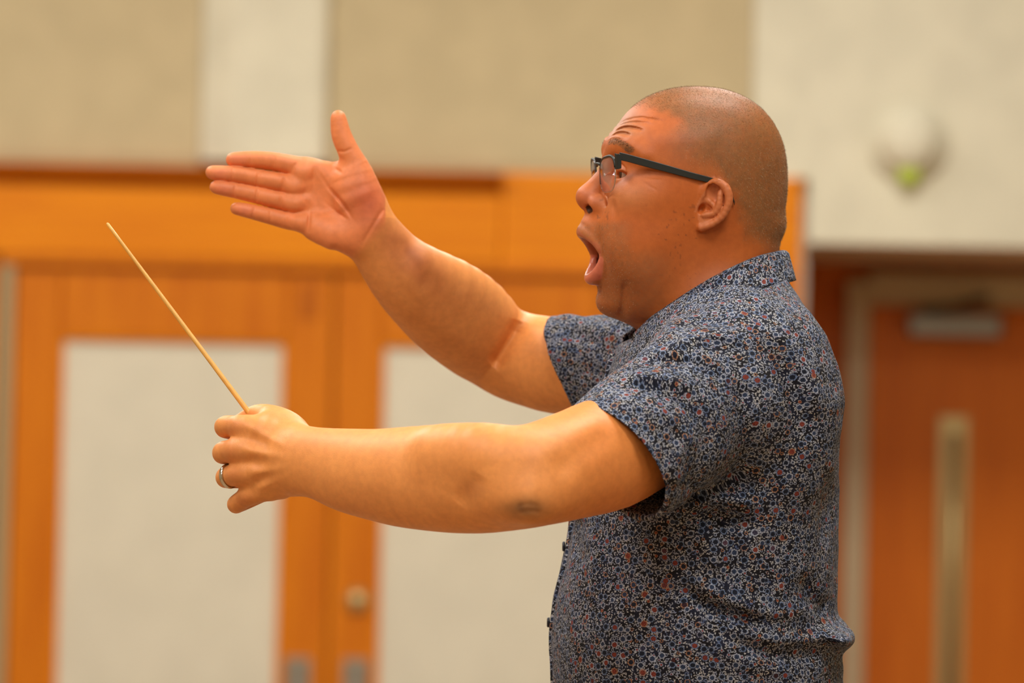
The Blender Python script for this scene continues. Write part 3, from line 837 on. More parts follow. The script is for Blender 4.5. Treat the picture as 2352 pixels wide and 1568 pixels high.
# skin colouring: pigment, with some shade and highlight painted in
hl = HEAD.loc(BV)                               # head-local mm
hx, hy, hz = hl.T
vv = VIEW.loc(BV)
def pxy(V):
    d = V - CAM; t = d @ FW
    return 1176 + FPX * (d @ RT) / t, 784 - FPX * (d @ UP) / t
bx, by = pxy(BV)                                # where each point was read off the photograph
def vnoise(V, cell, seed=0):
    """Smooth value noise of points V (metres)."""
    rs = np.random.RandomState(seed); tab = rs.rand(4096)
    g = V / cell; i = np.floor(g).astype(np.int64); t = g - i; t = t * t * (3 - 2 * t); o = 0
    for a in (0, 1):
        for b in (0, 1):
            for c in (0, 1):
                h = ((i[:, 0] + a) * 73856093 ^ (i[:, 1] + b) * 19349663 ^ (i[:, 2] + c) * 83492791) & 4095
                o = o + tab[h] * (t[:, 0] if a else 1 - t[:, 0]) * (t[:, 1] if b else 1 - t[:, 1]) * (t[:, 2] if c else 1 - t[:, 2])
    return o
def sst(x, a, b):
    t = np.clip((x - a) / (b - a), 0, 1); return t * t * (3 - 2 * t)
SKIN = np.array([0.84, 0.325, 0.092]); FACEC = np.array([0.54, 0.132, 0.024]); PALM = np.array([0.84, 0.26, 0.092])
col = np.tile(SKIN, (len(BV), 1))
def blend(c, m):
    global col
    m = np.clip(m, 0, 1)[:, None]; col = col * (1 - m) + np.asarray(c) * m
inhead = (hz > -210) & (np.abs(hy) < 105) & (hx > -130) & (hx < 140)
blend(FACEC, inhead * 1.0 * sst(hz, -215, -160))
blend((0.58, 0.19, 0.06), inhead * np.exp(-((hx - 90) / 28) ** 2 - ((hz + 14) / 16) ** 2))          # cheek under the eye, its highlight painted as a lighter tone
blend((0.44, 0.158, 0.058), inhead * sst(hx, 60, 85) * sst(hz, 48, 62))                               # forehead
blend((0.60, 0.17, 0.07), inhead * np.exp(-((hx - 122) / 14) ** 2 - ((hz + 12) / 12) ** 2) * 0.8)    # nose tip
mx, my = pxy(HEAD.o + 0.001 * (hx[:, None] * HEAD.ax[0] + np.abs(hy)[:, None] * HEAD.ax[1] + hz[:, None] * HEAD.ax[2]))
ear = inhead & (np.abs(hy) > 77) & (((mx - 1640 - 0.32 * (478 - my)) / 43) ** 2 + ((my - 478) / 62) ** 2 < 1) & ((np.abs(hy) > 81) | (mx < 1665))
blend((0.60, 0.19, 0.07), ear * 0.8)
fz = vnoise(BV, 0.0028, 3)
blend((0.20, 0.055, 0.018), inhead * (~ear) * (hx > 0) * (np.abs(hy) > 20) * sst(fz, 0.76, 0.87) * sst(vnoise(BV, 0.02, 5), 0.42, 0.62) * np.clip((-hz) / 40, 0, 1) * 0.75)
blend((0.40, 0.098, 0.018), inhead * (~ear) * sst(-hz, 40, 110) * sst(hx, -60, 10) * 0.55)  # shade on lower cheeks, jaw and neck, painted into the skin colour
# short beard shadow on lip, chin and jaw
beard = inhead * np.clip(sst(hx, 78, 96) * sst(-hz, 36, 46) + sst(-hz, 62, 90) * sst(hx, 20, 70), 0, 1)
blend((0.30, 0.135, 0.055), beard * (0.25 + 0.35 * vnoise(BV, 0.0022, 9)))
# lips and inside of the mouth
lipd = np.full(len(BV), 99.0)
for path in ([(124.5, 0, -50, 7.6), (122, 9, -53, 7.3), (115.5, 18, -61, 6.2), (108, 25, -72, 4.6)], [(114, 0, -102, 8.2), (113, 9, -100.5, 8.0), (110.5, 18, -94, 6.6), (106, 25.5, -82, 4.8)]):
    for p in spline(np.array(path, float), 4):
        lipd = np.minimum(lipd, np.sqrt((hx - p[0]) ** 2 + (np.abs(hy) - p[1]) ** 2 + (hz - p[2]) ** 2) - p[3])
up = (hz > -76)
edge = np.where(up, (hz - (-43.5 - 0.75 * np.abs(hy))), ((-113 + 0.45 * np.abs(hy)) - hz))
lipm = inhead * sst(-lipd, -3.2, -1.2) * sst(-edge, -1.0, 1.0)
blend((0.46, 0.135, 0.062), lipm * up); blend((0.62, 0.17, 0.10), lipm * ~up)
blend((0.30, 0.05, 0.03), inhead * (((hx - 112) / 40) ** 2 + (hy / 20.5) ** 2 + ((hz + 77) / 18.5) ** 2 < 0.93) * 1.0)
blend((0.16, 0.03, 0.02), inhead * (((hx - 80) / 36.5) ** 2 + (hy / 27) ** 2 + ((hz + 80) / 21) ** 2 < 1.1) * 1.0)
blend((0.10, 0.03, 0.012), inhead * ((hx - 117.5) ** 2 / 60 + (np.abs(hy) - 8.6) ** 2 / 18 + (hz + 25.5) ** 2 / 26 < 1))  # nostril recesses painted dark in place of their shade
# palm side of the far hand
palm = ((bx < 885) & (by < 640) & (vv[:, 1] < 0.165 + 4) & (BV[:, 1] > 0.05))
pm = palm * sst(-BN[:, 1], -0.15, 0.35) * sst(-((bx - 800) * 0.62 + (by - 545) * 0.55), -46, -20)
blend(PALM, pm)
blend((0.58, 0.12, 0.05), pm * np.exp(-((bx - 845) / 55.0) ** 2 - ((by - 460) / 60.0) ** 2) * 0.8)
for tx, ty in ((545, 368), (505, 400), (512, 435), (560, 484)):
    blend((0.80, 0.22, 0.12), pm * np.exp(-((bx - tx) / 24.0) ** 2 - ((by - ty) / 14.0) ** 2) * 0.6)
# knuckles, elbow, inner arm
near = BV[:, 1] < -0.1
blend((0.78, 0.255, 0.060), near * sst(bx, 1230, 1400) * 0.7)
blend((0.10, 0.050, 0.024), near * np.exp(-((bx - 1208) / 50.0) ** 2 - ((by - 1166) / 25.0) ** 2) * (0.62 + 0.3 * vnoise(BV, 0.006, 4)))
blend((0.40, 0.12, 0.04), near * np.exp(-((bx - 1088) / 26.0) ** 2 - ((by - 1122) / 26.0) ** 2) * 0.35)
for kx, ky in ((535, 980), (528, 1036), (535, 1090), (556, 1150)):
    blend((0.52, 0.14, 0.05), near * np.exp(-((bx - kx) / 26.0) ** 2 - ((by - ky) / 20.0) ** 2) * 0.45)
blend((0.42, 0.11, 0.04), (BV[:, 1] > 0.08) * (by > 500) * np.exp(-(((bx - 940) * 0.75 - (by - 590) * 0.66) / 44.0) ** 2) * np.exp(-(((bx - 940) * 0.66 + (by - 590) * 0.75) / 110.0) ** 2) * (0.5 + 0.45 * vnoise(BV, 0.012, 8)))  # inner forearm: browner skin, partly shade painted into the colour
# scalp under the cropped hair: outline as seen from the side
def poly_sd(x, y, P):
    """Signed distance to a closed outline, positive inside."""
    P = np.asarray(P, float); ins = np.zeros(len(x), bool); d = np.full(len(x), 1e9)
    for a, b in zip(P, np.roll(P, -1, 0)):
        e = b - a; t = np.clip(((x - a[0]) * e[0] + (y - a[1]) * e[1]) / (e @ e), 0, 1)
        d = np.minimum(d, np.hypot(x - a[0] - t * e[0], y - a[1] - t * e[1]))
        c = (a[1] > y) != (b[1] > y)
        ins ^= c & (x < a[0] + (y - a[1]) * e[0] / (e[1] + 1e-9))
    return np.where(ins, d, -d)
sdh = poly_sd(mx, my, [(1420, 240), (1450, 246), (1490, 250), (1530, 262), (1558, 282), (1545, 305), (1528, 328), (1528, 355), (1555, 380), (1600, 398), (1640, 408), (1668, 424), (1690, 452), (1698, 500), (1712, 545), (1760, 572), (1900, 600), (1900, 100), (1420, 100)])
sdh = sdh + 16 * (vnoise(BV, 0.010, 11) - 0.5)
soft = 16 + 44 * sst(my, 268, 320) * sst(-mx, -1680, -1640) + 26 * sst(my, 440, 520)
hairm = np.clip(inhead * (~ear) * sst(sdh, -0.5 * soft, soft), 0, 1)
front_fade = (1 - 0.45 * sst(hx, 25, 70)) * (1 - 0.35 * sst(my, 280, 330) * sst(-mx, -1640, -1560))
blend((0.26, 0.115, 0.038), hairm * 0.8 * front_fade * (0.8 + 0.35 * vnoise(BV, 0.004, 12)))

bd = np.full(len(BV), 99.0)
for p in spline(np.array([(20, 49), (30, 50), (40, 48.5), (49, 45), (56, 39.5)], float), 8):
    bd = np.minimum(bd, np.hypot(np.abs(hy) - p[0], (hz - p[1]) * 1.3))
bd[(hx < 55) | ~inhead] = 99
blend((0.20, 0.10, 0.04), sst(-bd, -5.5, -2.0) * 0.55)
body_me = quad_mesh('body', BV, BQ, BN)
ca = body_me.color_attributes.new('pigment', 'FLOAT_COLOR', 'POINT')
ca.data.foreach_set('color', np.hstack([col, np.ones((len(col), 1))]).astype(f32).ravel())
wet = body_me.attributes.new('wet', 'FLOAT', 'POINT'); wet.data.foreach_set('value', np.clip(lipm, 0, 1).astype(f32))

M_skin = mat('skin', (0.6, 0.25, 0.1), 0.5); n = N(M_skin)
at_ = n.new('ShaderNodeVertexColor', layer_name='pigment')
tc = n.new('ShaderNodeTexCoord')
v = n.noise(tc.outputs['Object'], 130.0, 3.0, 0.6)
v2 = n.noise(tc.outputs['Object'], 28.0, 3.0, 0.6)
c_ = n.mix(1.0, at_.outputs[0], n.mix(n.ramp(v, 0.3, 0.7), (0.94, 0.93, 0.92), (1.04, 1.04, 1.04)), 'MULTIPLY')
c_ = n.mix(1.0, c_, n.mix(n.ramp(v2, 0.3, 0.7), (0.96, 0.94, 0.93), (1.03, 1.04, 1.04)), 'MULTIPLY')
n.link(c_, n.b.inputs['Base Color'])
wn = n.new('ShaderNodeAttribute', attribute_name='wet')
n.link(n.math('MULTIPLY_ADD', wn.outputs['Fac'], -0.22, 0.48), n.b.inputs['Roughness'])
n.b.inputs['Subsurface Weight'].default_value = 0.15; n.b.inputs['Subsurface Radius'].default_value = (1.0, 0.35, 0.15); n.b.inputs['Subsurface Scale'].default_value = 0.0025
n.b.inputs['Specular IOR Level'].default_value = 0.4
n.bump(n.noise(tc.outputs['Object'], 900.0, 2.0, 0.6), 0.25, 0.0006)

foot = np.array([at(1610, 1700, 0)[0], 0.02, 0.0])
person = empty('person', (0, 0, 0))
tag(person, 'man in navy floral short-sleeved shirt and glasses conducting with both arms raised', 'person')
obj('body', body_me, M_skin, person)
# ------------------------------------------------------------------ cropped hair, brows, stubble: short real strands
def strands(name, idx, length, width, lean, matl, seed):
    """One thin three-sided blade per chosen skin point."""
    rs = np.random.RandomState(seed); n_ = len(idx)
    if n_ == 0: return None
    p = BV[idx] + rs.normal(0, 0.0004, (n_, 3)); nr = BN[idx]
    d = nr * rs.uniform(0.35, 0.8, (n_, 1)) + lean[idx] + rs.normal(0, 0.35, (n_, 3))
    d /= np.linalg.norm(d, axis=1, keepdims=True)
    s = np.cross(d, rs.normal(0, 1, (n_, 3))); s /= np.linalg.norm(s, axis=1, keepdims=True)
    L = length * rs.uniform(0.6, 1.15, (n_, 1))
    root = p - nr * 0.0004
    V = np.stack([root - s * width, root + s * width, root + d * L], 1).reshape(-1, 3)
    me = quad_mesh(name, V, np.arange(3 * n_).reshape(-1, 3), None, False)
    tone = me.color_attributes.new('tone', 'FLOAT_COLOR', 'POINT')
    t = np.repeat(rs.rand(n_), 3)
    tone.data.foreach_set('color', np.stack([t, t, t, np.ones_like(t)], 1).astype(f32).ravel())
    o = obj(name, me, matl, person); o['kind'] = 'stuff'
    return o


def hair_mat(name, dark, light, share):
    m = mat(name, dark, 0.45); n = N(m)
    a = n.new('ShaderNodeVertexColor', layer_name='tone')
    n.link(n.mix(n.ramp(a.outputs[0], 1 - share, 1.0), dark, light), n.b.inputs['Base Color'])
    return m


M_hair = hair_mat('cropped_hair', (0.15, 0.078, 0.029), (0.60, 0.43, 0.235), 0.5)
M_brow = hair_mat('brow_hair', (0.085, 0.045, 0.018), (0.42, 0.30, 0.17), 0.35)
M_stub = hair_mat('grey_stubble', (0.12, 0.06, 0.03), (0.66, 0.47, 0.28), 0.6)
wld = lambda q: q[0] * HEAD.ax[0] + q[1] * HEAD.ax[1] + q[2] * HEAD.ax[2]
rs = np.random.RandomState(21)
lean = np.tile(wld((-0.25, 0, -0.75)), (len(BV), 1)); lean += sst(hz, 20, 75)[:, None] * wld((1.1, 0, 0.7))[None]
ix = np.concatenate([np.nonzero(rs.rand(len(BV)) < hairm * 0.95 * front_fade)[0] for _ in range(2)])
hair_o = strands('hair', ix, 0.0024, 0.00011, lean, M_hair, 1)
hair_o['label'] = 'closely cropped brown hair'
lean = np.tile(wld((-1.1, 0, -0.1)), (len(BV), 1)); lean += np.sign(hy)[:, None] * wld((0, 1.1, 0))[None]
m = inhead & (rs.rand(len(BV)) < 0.9 * sst(-bd, -6.0, -2.0)) & (hz > 34)
strands('eyebrows', np.repeat(np.nonzero(m)[0], 4), 0.0040, 0.00018, lean, M_brow, 2)
lean = np.tile(wld((0.2, 0, -0.7)), (len(BV), 1))
m = inhead & (lipm < 0.2) & (rs.rand(len(BV)) < 0.5 * beard * sst(hx, 68, 88)) & (lipd > 1.5) & ~((((hx - 112) / 40) ** 2 + (hy / 20.5) ** 2 + ((hz + 77) / 18.5) ** 2) < 1.05)
strands('stubble', np.repeat(np.nonzero(m)[0], 2), 0.0011, 0.00015, lean, M_stub, 3)

# ------------------------------------------------------------------ eyes, teeth, tongue
M_scl = mat('eye_white', (0.56, 0.44, 0.36), 0.15); M_iris = mat('brown_iris', (0.045, 0.018, 0.008), 0.1); M_pup = mat('pupil', (0.004, 0.004, 0.004), 0.05)
for s in (1, -1):
    prof = [(0.0, -0.0124)] + [(0.0124 * math.sin(a), -0.0124 * math.cos(a)) for a in np.linspace(0.15, math.pi - 0.5, 16)] + [(0.0056, 0.0113), (0.0026, 0.0120), (0.0, 0.0122)]
    me = lathe_mesh('eye', prof, 'z', 32)
    for mt in (M_scl, M_iris, M_pup): me.materials.append(mt)
    for f in me.polygons:
        c = f.center; r = math.hypot(c.x, c.y)
        f.material_index = 0 if c.z < 0.0105 else (2 if r < 0.0024 else 1)
    o = obj('eye', me, None, person)
    gz = np.array([0.99, 0.06, 0.02]); z = wld(gz / np.linalg.norm(gz)); x = np.cross(HEAD.ax[2], z); x /= np.linalg.norm(x); y = np.cross(z, x)
    q = HEAD.pt((EYE[0], s * EYE[1], EYE[2]))
    o.matrix_world = Matrix(((x[0], y[0], z[0], q[0]), (x[1], y[1], z[1], q[1]), (x[2], y[2], z[2], q[2]), (0, 0, 0, 1)))
M_teeth = mat('teeth', (0.70, 0.60, 0.45), 0.2); M_tongue = mat('tongue', (0.42, 0.10, 0.07), 0.3)
for up_ in (1, -1):
    g = Grp()
    for k in range(-4, 5):
        a = k * 0.26
        g.u(ellipsoid(HEAD, (84 + 20 * math.cos(a) + (1 if up_ > 0 else -2), 19.5 * math.sin(a), -61.5 if up_ > 0 else -97), (3.2, 3.4, 5.2)), 0.0008)
    V, Q, NR = mesh_sdf(g, 0.0012, 0.004)
    obj('upper_teeth' if up_ > 0 else 'lower_teeth', quad_mesh('teeth', V, Q, NR), M_teeth, person)
g = Grp(); g.u(ellipsoid(HEAD, (84, 0, -92), (22, 15, 7)), 0)
V, Q, NR = mesh_sdf(g, 0.002, 0.004); obj('tongue', quad_mesh('tongue', V, Q, NR), M_tongue, person)
# ------------------------------------------------------------------ shirt
TY = 0.0
# height on the photo: front edge, back edge (px on the middle plane), half width (mm)
TORSO = np.array([(560, 1590, 1770, 60), (640, 1535, 1812, 95), (700, 1480, 1850, 140), (760, 1440, 1880, 178), (830, 1405, 1904, 200), (905, 1385, 1927, 208), (960, 1370, 1925, 210), (1050, 1345, 1921, 208), (1130, 1325, 1923, 206),
                  (1200, 1310, 1926, 205), (1290, 1293, 1926, 203), (1350, 1281, 1924, 203), (1400, 1274, 1922, 204), (1480, 1270, 1928, 206), (1568, 1274, 1936, 208), (1700, 1292, 1935, 208), (1900, 1310, 1925, 200)], float)
TT = spline(TORSO, 6)
_o = VIEW.loc(np.array([at(r[1], r[0], TY) for r in TT])); _b = VIEW.loc(np.array([at(r[2], r[0], TY) for r in TT]))
tz = _o[::-1, 2].astype(f32); tf = _o[::-1, 0].astype(f32); tb = _b[::-1, 0].astype(f32); tw = (TT[::-1, 3] / 1000).astype(f32)


def torso_fn(P):
    x, y, z = VIEW.to(P)
    a, b, W = (np.interp(z, tz, t).astype(f32) for t in (tf, tb, tw))
    c = (a + b) / 2; r = (b - a) / 2
    k = (np.abs((x - c) / r) ** f32(2.35) + np.abs(y / W) ** f32(2.35) + 1e-9) ** f32(1 / 2.35)
    return (k - 1) * np.minimum(r, W)


def half(n_, p):
    n_ = np.asarray(n_, float); n_ /= np.linalg.norm(n_); d = float(n_ @ np.asarray(p))
    return Prim(lambda P: dot3(P, n_) - f32(d), (-9, -9, -9), (9, 9, 9))


shirt = Grp()
lo_ = np.array([at(1200, 1900, -.35), at(2000, 560, .35), at(1200, 1900, .35), at(2000, 560, -.35)])
shirt.u(Prim(torso_fn, lo_.min(0), lo_.max(0)), 0)
for s in (-1, 1):
    shirt.u(px_sweep([(1690, 735, s * .055, 80, 60), (1672, 785, s * .115, 100, 62), (1655, 850, s * .170, 118, 62), (1648, 900, s * .188, 130, 58)], 2), 0.045)
shirt.u(px_sweep([(1790, 830, -.12, 95, 62), (1810, 930, -.13, 95, 62), (1805, 1040, -.12, 90, 60)], 2), 0.05)      # shoulder blade
shirt.u(ellipsoid(VIEW, VIEW.loc(at(1915, 1457, 0.0)), (0.0200, 0.15, 0.013), rot=rot_y(8)), 0.018)                 # fold standing out at the small of the back
# sleeves with open ends
SN_C, SN_N = at(1412, 1062, -.300), -0.67 * RT - 0.55 * UP - 0.50 * FW
SF_C, SF_N = at(1310, 850, .258), -0.885 * RT - 0.37 * UP + 0.25 * FW
near_rows = [(1640, 905, -.190, 172, 70), (1560, 955, -.232, 168, 70), (1480, 1010, -.268, 162, 70), (1412, 1062, -.300, 158, 70), (1330, 1125, -.340, 154, 70)]
far_rows = [(1560, 860, .170, 150, 66), (1440, 856, .220, 136, 66), (1310, 850, .258, 123, 64), (1200, 846, .290, 118, 64)]
for rows in (near_rows, far_rows):
    shirt.u(px_sweep(rows, 3, 0.004), 0.030)
# folds (valleys and ridges) on the side towards the camera
def fold(pts, w_, d_, Y=-.21, lo=-.40, hi=-.01):
    shirt.disp(px_groove([(x, y, Y) for x, y in pts], w_, d_ * 1.4, lo, hi, smooth=3))
fold([(1555, 1345), (1630, 1392), (1705, 1422), (1760, 1432)], 9, 6.5)
fold([(1590, 1330), (1660, 1375), (1760, 1408), (1880, 1412)], 9, -4.5)
fold([(1640, 1425), (1740, 1462), (1850, 1478), (1935, 1462)], 9, -5)
fold([(1690, 1488), (1790, 1510), (1900, 1512)], 10, 4.5)
fold([(1620, 1470), (1720, 1520), (1850, 1550)], 10, -4)
fold([(1840, 1330), (1880, 1390), (1915, 1415)], 9, 4.5)
fold([(1530, 1200), (1600, 1162), (1690, 1150), (1760, 1165)], 10, -6)
fold([(1560, 1215), (1630, 1190), (1700, 1200), (1740, 1230)], 10, 4.5)
fold([(1630, 1165), (1675, 1225), (1690, 1300), (1680, 1370)], 11, 4.0)
fold([(1580, 1180), (1625, 1250), (1640, 1320)], 11, -3.0)
fold([(1540, 775), (1575, 752), (1625, 738), (1690, 742)], 6, 4.0, -.16)
fold([(1520, 800), (1575, 772), (1650, 762), (1730, 790)], 9, -4.5, -.18)
fold([(1445, 838), (1530, 828), (1600, 842), (1650, 880)], 6, 4.5, -.22)
fold([(1430, 862), (1520, 862), (1600, 890)], 8, -4.0, -.24)
fold([(1425, 890), (1500, 898), (1575, 930), (1620, 980)], 8, 3.5, -.26)
fold([(1400, 920), (1490, 935), (1560, 975)], 9, -3.0, -.28)
fold([(1690, 760), (1770, 830), (1830, 930), (1850, 1030)], 14, 4.0, -.19)
fold([(1740, 720), (1810, 790), (1860, 880), (1890, 960)], 13, -4.0, -.17)
fold([(1655, 850), (1705, 950), (1700, 1060), (1650, 1140)], 16, 4.0, -.23)
fold([(1720, 900), (1760, 1010), (1740, 1120)], 15, -3.5, -.23)
fold([(1330, 1190), (1325, 1230), (1335, 1300)], 8, 4.5, -.06)
fold([(1360, 1210), (1360, 1300), (1345, 1380)], 10, -3.0, -.10)
fold([(1860, 1050), (1895, 1150), (1890, 1260)], 14, 3.0, -.12)
fold([(1590, 985), (1560, 1050), (1545, 1120)], 11, -3.0, -.29)
fold([(1620, 960), (1600, 1050), (1570, 1140)], 10, 3.5, -.27)
for pts, d_ in ((((1300, 760), (1370, 790), (1430, 830)), 3.0), (((1320, 745), (1390, 760), (1450, 785)), -2.5), (((1330, 850), (1380, 860), (1430, 890)), 3.0)):
    shirt.disp(px_groove([(x, y, .20) for x, y in pts], 8, d_, .05, .26, smooth=3))
# hollow the sleeves (an inward offset of the cloth itself), cut their ends, the neck and the hem
for rows, cc, nn in ((near_rows[1:], SN_C, SN_N), (far_rows[1:], SF_C, SF_N)):
    shirt.add('h', 0.0042, px_sweep([(r[0], r[1], r[2], r[3] + 5, r[4] + 3) for r in rows], 2, 0.004))
    g = Grp(); g.u(px_sweep([(r[0], r[1], r[2], r[3] + 26, r[4] + 14) for r in rows[-3:]], 2, 0.004), 0); g.add('i', 0.0, half(-nn, cc))
    shirt.sub(g, 0.0008)
neck_n = np.cross(at(1816, 630, 0) - at(1470, 775, 0), FW); neck_n *= np.sign(neck_n @ UP)
g = Grp(); g.u(sweep([at(1690, 480, 0), at(1665, 600, 0), at(1640, 760, 0)], [0.13, 0.13, 0.125], None, 1), 0); g.add('i', 0.0, half(-neck_n, at(1816, 630, 0)))
shirt.sub(g, 0.003)
shirt.add('i', 0.003, half(-UP, at(1600, 1850, 0)))
shirt.lo = np.maximum(shirt.lo, lo_.min(0)); shirt.hi = np.minimum(shirt.hi, np.maximum(lo_.max(0), at(1650, 620, 0)))
shirt.lo[1] = -0.42; shirt.hi[1] = 0.42; shirt.lo[0] = at(1230, 800, .25)[0]; shirt.hi[0] = at(1990, 1500, 0)[0]
SV, SQ, SN = mesh_sdf(shirt, 0.0021, 0.01)
SV = relax(SV, SQ, 1, 0.5)
SV = SV + SN * ((vnoise(SV * np.array([1, 1, 0.6]), 0.055, 31) - 0.5) * 0.009 + (vnoise(SV, 0.022, 32) - 0.5) * 0.0028)[:, None]


def cloth_uv(V, NRM):
    """Cloth coordinates in metres: round the trunk, across ledges of folds, and round each sleeve; a chart number per point."""
    L = VIEW.loc(V)
    c = VIEW.loc(at(1620, 1000, 0)); dx, dy = L[:, 0] - c[0], L[:, 1]
    r = np.hypot(dx, dy)
    rt = (tb - tf + 2 * tw) / 4; arc = np.concatenate([[0], np.cumsum(np.hypot(np.diff(tz), np.diff(rt)))])
    u = np.arctan2(dy, dx) * 0.19
    charts = [np.stack([u, np.interp(L[:, 2], tz, arc)], 1), np.stack([u, 2.0 + r], 1)]
    cid = np.where(np.abs(NRM @ UP) > 0.74, 1, 0)
    for k, rows in enumerate((near_rows, far_rows)):
        a, b = at(*rows[0][:3]), at(*rows[-1][:3]); d = (b - a) / np.linalg.norm(b - a)
        e1 = np.cross(d, UP); e1 /= np.linalg.norm(e1); e2 = np.cross(d, e1)
        q = V - a; s = q @ d; p1, p2 = q @ e1, q @ e2; rr = np.hypot(p1, p2)
        cid = np.where((s > 0.015 + 0.25 * np.clip(rr - 0.06, 0, 1)) & (rr < 0.095), 2 + k, cid)
        charts.append(np.stack([np.arctan2(p2, p1) * 0.072 + 3.0 * (k + 1), s], 1))
    return charts, cid


def set_uv(me, uv):
    li = np.empty(len(me.loops), np.int32); me.loops.foreach_get('vertex_index', li)
    lu = me.uv_layers.new(name='cloth'); lu.data.foreach_set('uv', uv[li].astype(f32).ravel())


def set_chart_uv(me, Q, charts, cid):
    """Each face takes the chart of its first corner, so that no face straddles two of them."""
    fc = cid[Q[:, 0]]; uv = np.zeros((*Q.shape, 2))
    for k, ch in enumerate(charts):
        m = fc == k; t = ch[Q[m]]
        per = 2 * math.pi * (0.072 if k >= 2 else 0.19)
        t[..., 0] += np.where(t[:, :1, 0] - t[..., 0] > per / 2, per, 0) - np.where(t[..., 0] - t[:, :1, 0] > per / 2, per, 0)
        uv[m] = t
    lu = me.uv_layers.new(name='cloth'); lu.data.foreach_set('uv', uv.astype(f32).ravel())


M_shirt = mat('floral_cotton', (0.02, 0.02, 0.03), 0.85); n = N(M_shirt)
n.b.inputs['Specular IOR Level'].default_value = 0.25
uvn = n.new('ShaderNodeUVMap', uv_map='cloth')
def scaled(s_, off=0.0):
    mp = n.new('ShaderNodeMapping'); mp.inputs['Scale'].default_value = (s_, s_, s_); mp.inputs['Location'].default_value = (off, off * 0.7, 0); n.link(uvn.outputs[0], mp.inputs['Vector']); return mp.outputs[0]
warp = n.new('ShaderNodeTexNoise'); warp.inputs['Scale'].default_value = 420.0; warp.inputs['Detail'].default_value = 1.0; n.link(uvn.outputs[0], warp.inputs['Vector'])
def flowers(sc, off, r0, r1, pet):
    base = n.new('ShaderNodeVectorMath', operation='MULTIPLY_ADD'); n.link(warp.outputs['Color'], base.inputs[0]); base.inputs[1].default_value = (0.12, 0.12, 0); n.link(scaled(sc, off), base.inputs[2])
    vo = n.new('ShaderNodeTexVoronoi', voronoi_dimensions='2D', feature='F1'); vo.inputs['Scale'].default_value = 1.0; vo.inputs['Randomness'].default_value = 0.85; n.link(base.outputs[0], vo.inputs['Vector'])
    dv = n.new('ShaderNodeVectorMath', operation='SUBTRACT'); n.link(base.outputs[0], dv.inputs[0]); n.link(vo.outputs['Position'], dv.inputs[1])
    sp = n.new('ShaderNodeSeparateXYZ'); n.link(dv.outputs[0], sp.inputs[0])
    ang = n.math('ARCTAN2', sp.outputs[1], sp.outputs[0])
    rp = n.math('MULTIPLY', vo.outputs['Distance'], n.math('MULTIPLY_ADD', n.math('SINE', n.math('MULTIPLY', ang, pet)), 0.09, 1.0))
    cs = n.new('ShaderNodeSeparateColor'); n.link(vo.outputs['Color'], cs.inputs[0])
    size = n.math('MULTIPLY_ADD', cs.outputs[0], 0.35, 0.75)
    rp = n.math('DIVIDE', rp, size)
    inner = n.math('SUBTRACT', 1.0, n.ramp(rp, r0 - 0.03, r0 + 0.03))
    disc = n.math('SUBTRACT', 1.0, n.ramp(rp, r1 - 0.03, r1 + 0.03))
    return inner, disc, cs.outputs[0], cs.outputs[1], cs.outputs[2]
# leaves and sprigs between the flowers: slim leaves lying three ways
leafm = None
for rz, off in ((0.35, 1.7), (1.45, 5.1), (2.5, 8.3)):
    mp = n.new('ShaderNodeMapping'); mp.inputs['Scale'].default_value = (205.0, 460.0, 1.0); mp.inputs['Rotation'].default_value = (0, 0, rz); mp.inputs['Location'].default_value = (off, off, 0)
    mp.vector_type = 'TEXTURE' if False else 'POINT'
    pre = n.new('ShaderNodeMapping'); pre.inputs['Rotation'].default_value = (0, 0, rz); n.link(uvn.outputs[0], pre.inputs['Vector'])
    mp.inputs['Rotation'].default_value = (0, 0, 0); n.link(pre.outputs[0], mp.inputs['Vector'])
    vo = n.new('ShaderNodeTexVoronoi', voronoi_dimensions='2D', feature='F1'); vo.inputs['Scale'].default_value = 1.0; vo.inputs['Randomness'].default_value = 1.0; n.link(mp.outputs[0], vo.inputs['Vector'])
    cs = n.new('ShaderNodeSeparateColor'); n.link(vo.outputs['Color'], cs.inputs[0])
    l1 = n.math('MULTIPLY', n.math('SUBTRACT', 1.0, n.ramp(vo.outputs['Distance'], 0.20, 0.30)), n.ramp(cs.outputs[0], 0.45, 0.50))
    leafm = l1 if leafm is None else n.math('MAXIMUM', leafm, l1)
tone = n.noise(uvn.outputs[0], 150.0, 2.0)
leafc = n.mix(n.ramp(tone, 0.35, 0.65), (0.29, 0.32, 0.41), (0.45, 0.43, 0.41))
leafc = n.mix(n.ramp(n.noise(uvn.outputs[0], 90.0, 1.0), 0.58, 0.70), leafc, (0.10, 0.14, 0.28))
ground = n.mix(n.ramp(n.noise(uvn.outputs[0], 70.0, 2.0), 0.4, 0.65), (0.008, 0.007, 0.011), (0.012, 0.015, 0.034))
c0 = n.mix(leafm, ground, leafc)
i2, d2, a2, b2, g2 = flowers(162.0, 3.3, 0.16, 0.27, 5.0)
ring2 = n.mix(n.ramp(b2, 0.78, 0.84), (0.28, 0.31, 0.40), (0.34, 0.16, 0.08))
cc = n.mix(i2, ring2, n.mix(n.ramp(g2, 0.75, 0.82), (0.012, 0.014, 0.03), (0.20, 0.03, 0.025)))
c1 = n.mix(n.math('MULTIPLY', d2, n.ramp(a2, 0.52, 0.56)), c0, cc)
sq_ = n.noise(uvn.outputs[0], 560.0, 1.0)
i1, d1, a1, b1, g1 = flowers(96.0, 0.0, 0.245, 0.345, 7.0)
ring1 = n.mix(n.ramp(b1, 0.86, 0.90), n.mix(n.ramp(g1, 0.4, 0.6), (0.13, 0.18, 0.30), (0.34, 0.37, 0.46)), (0.34, 0.17, 0.10))
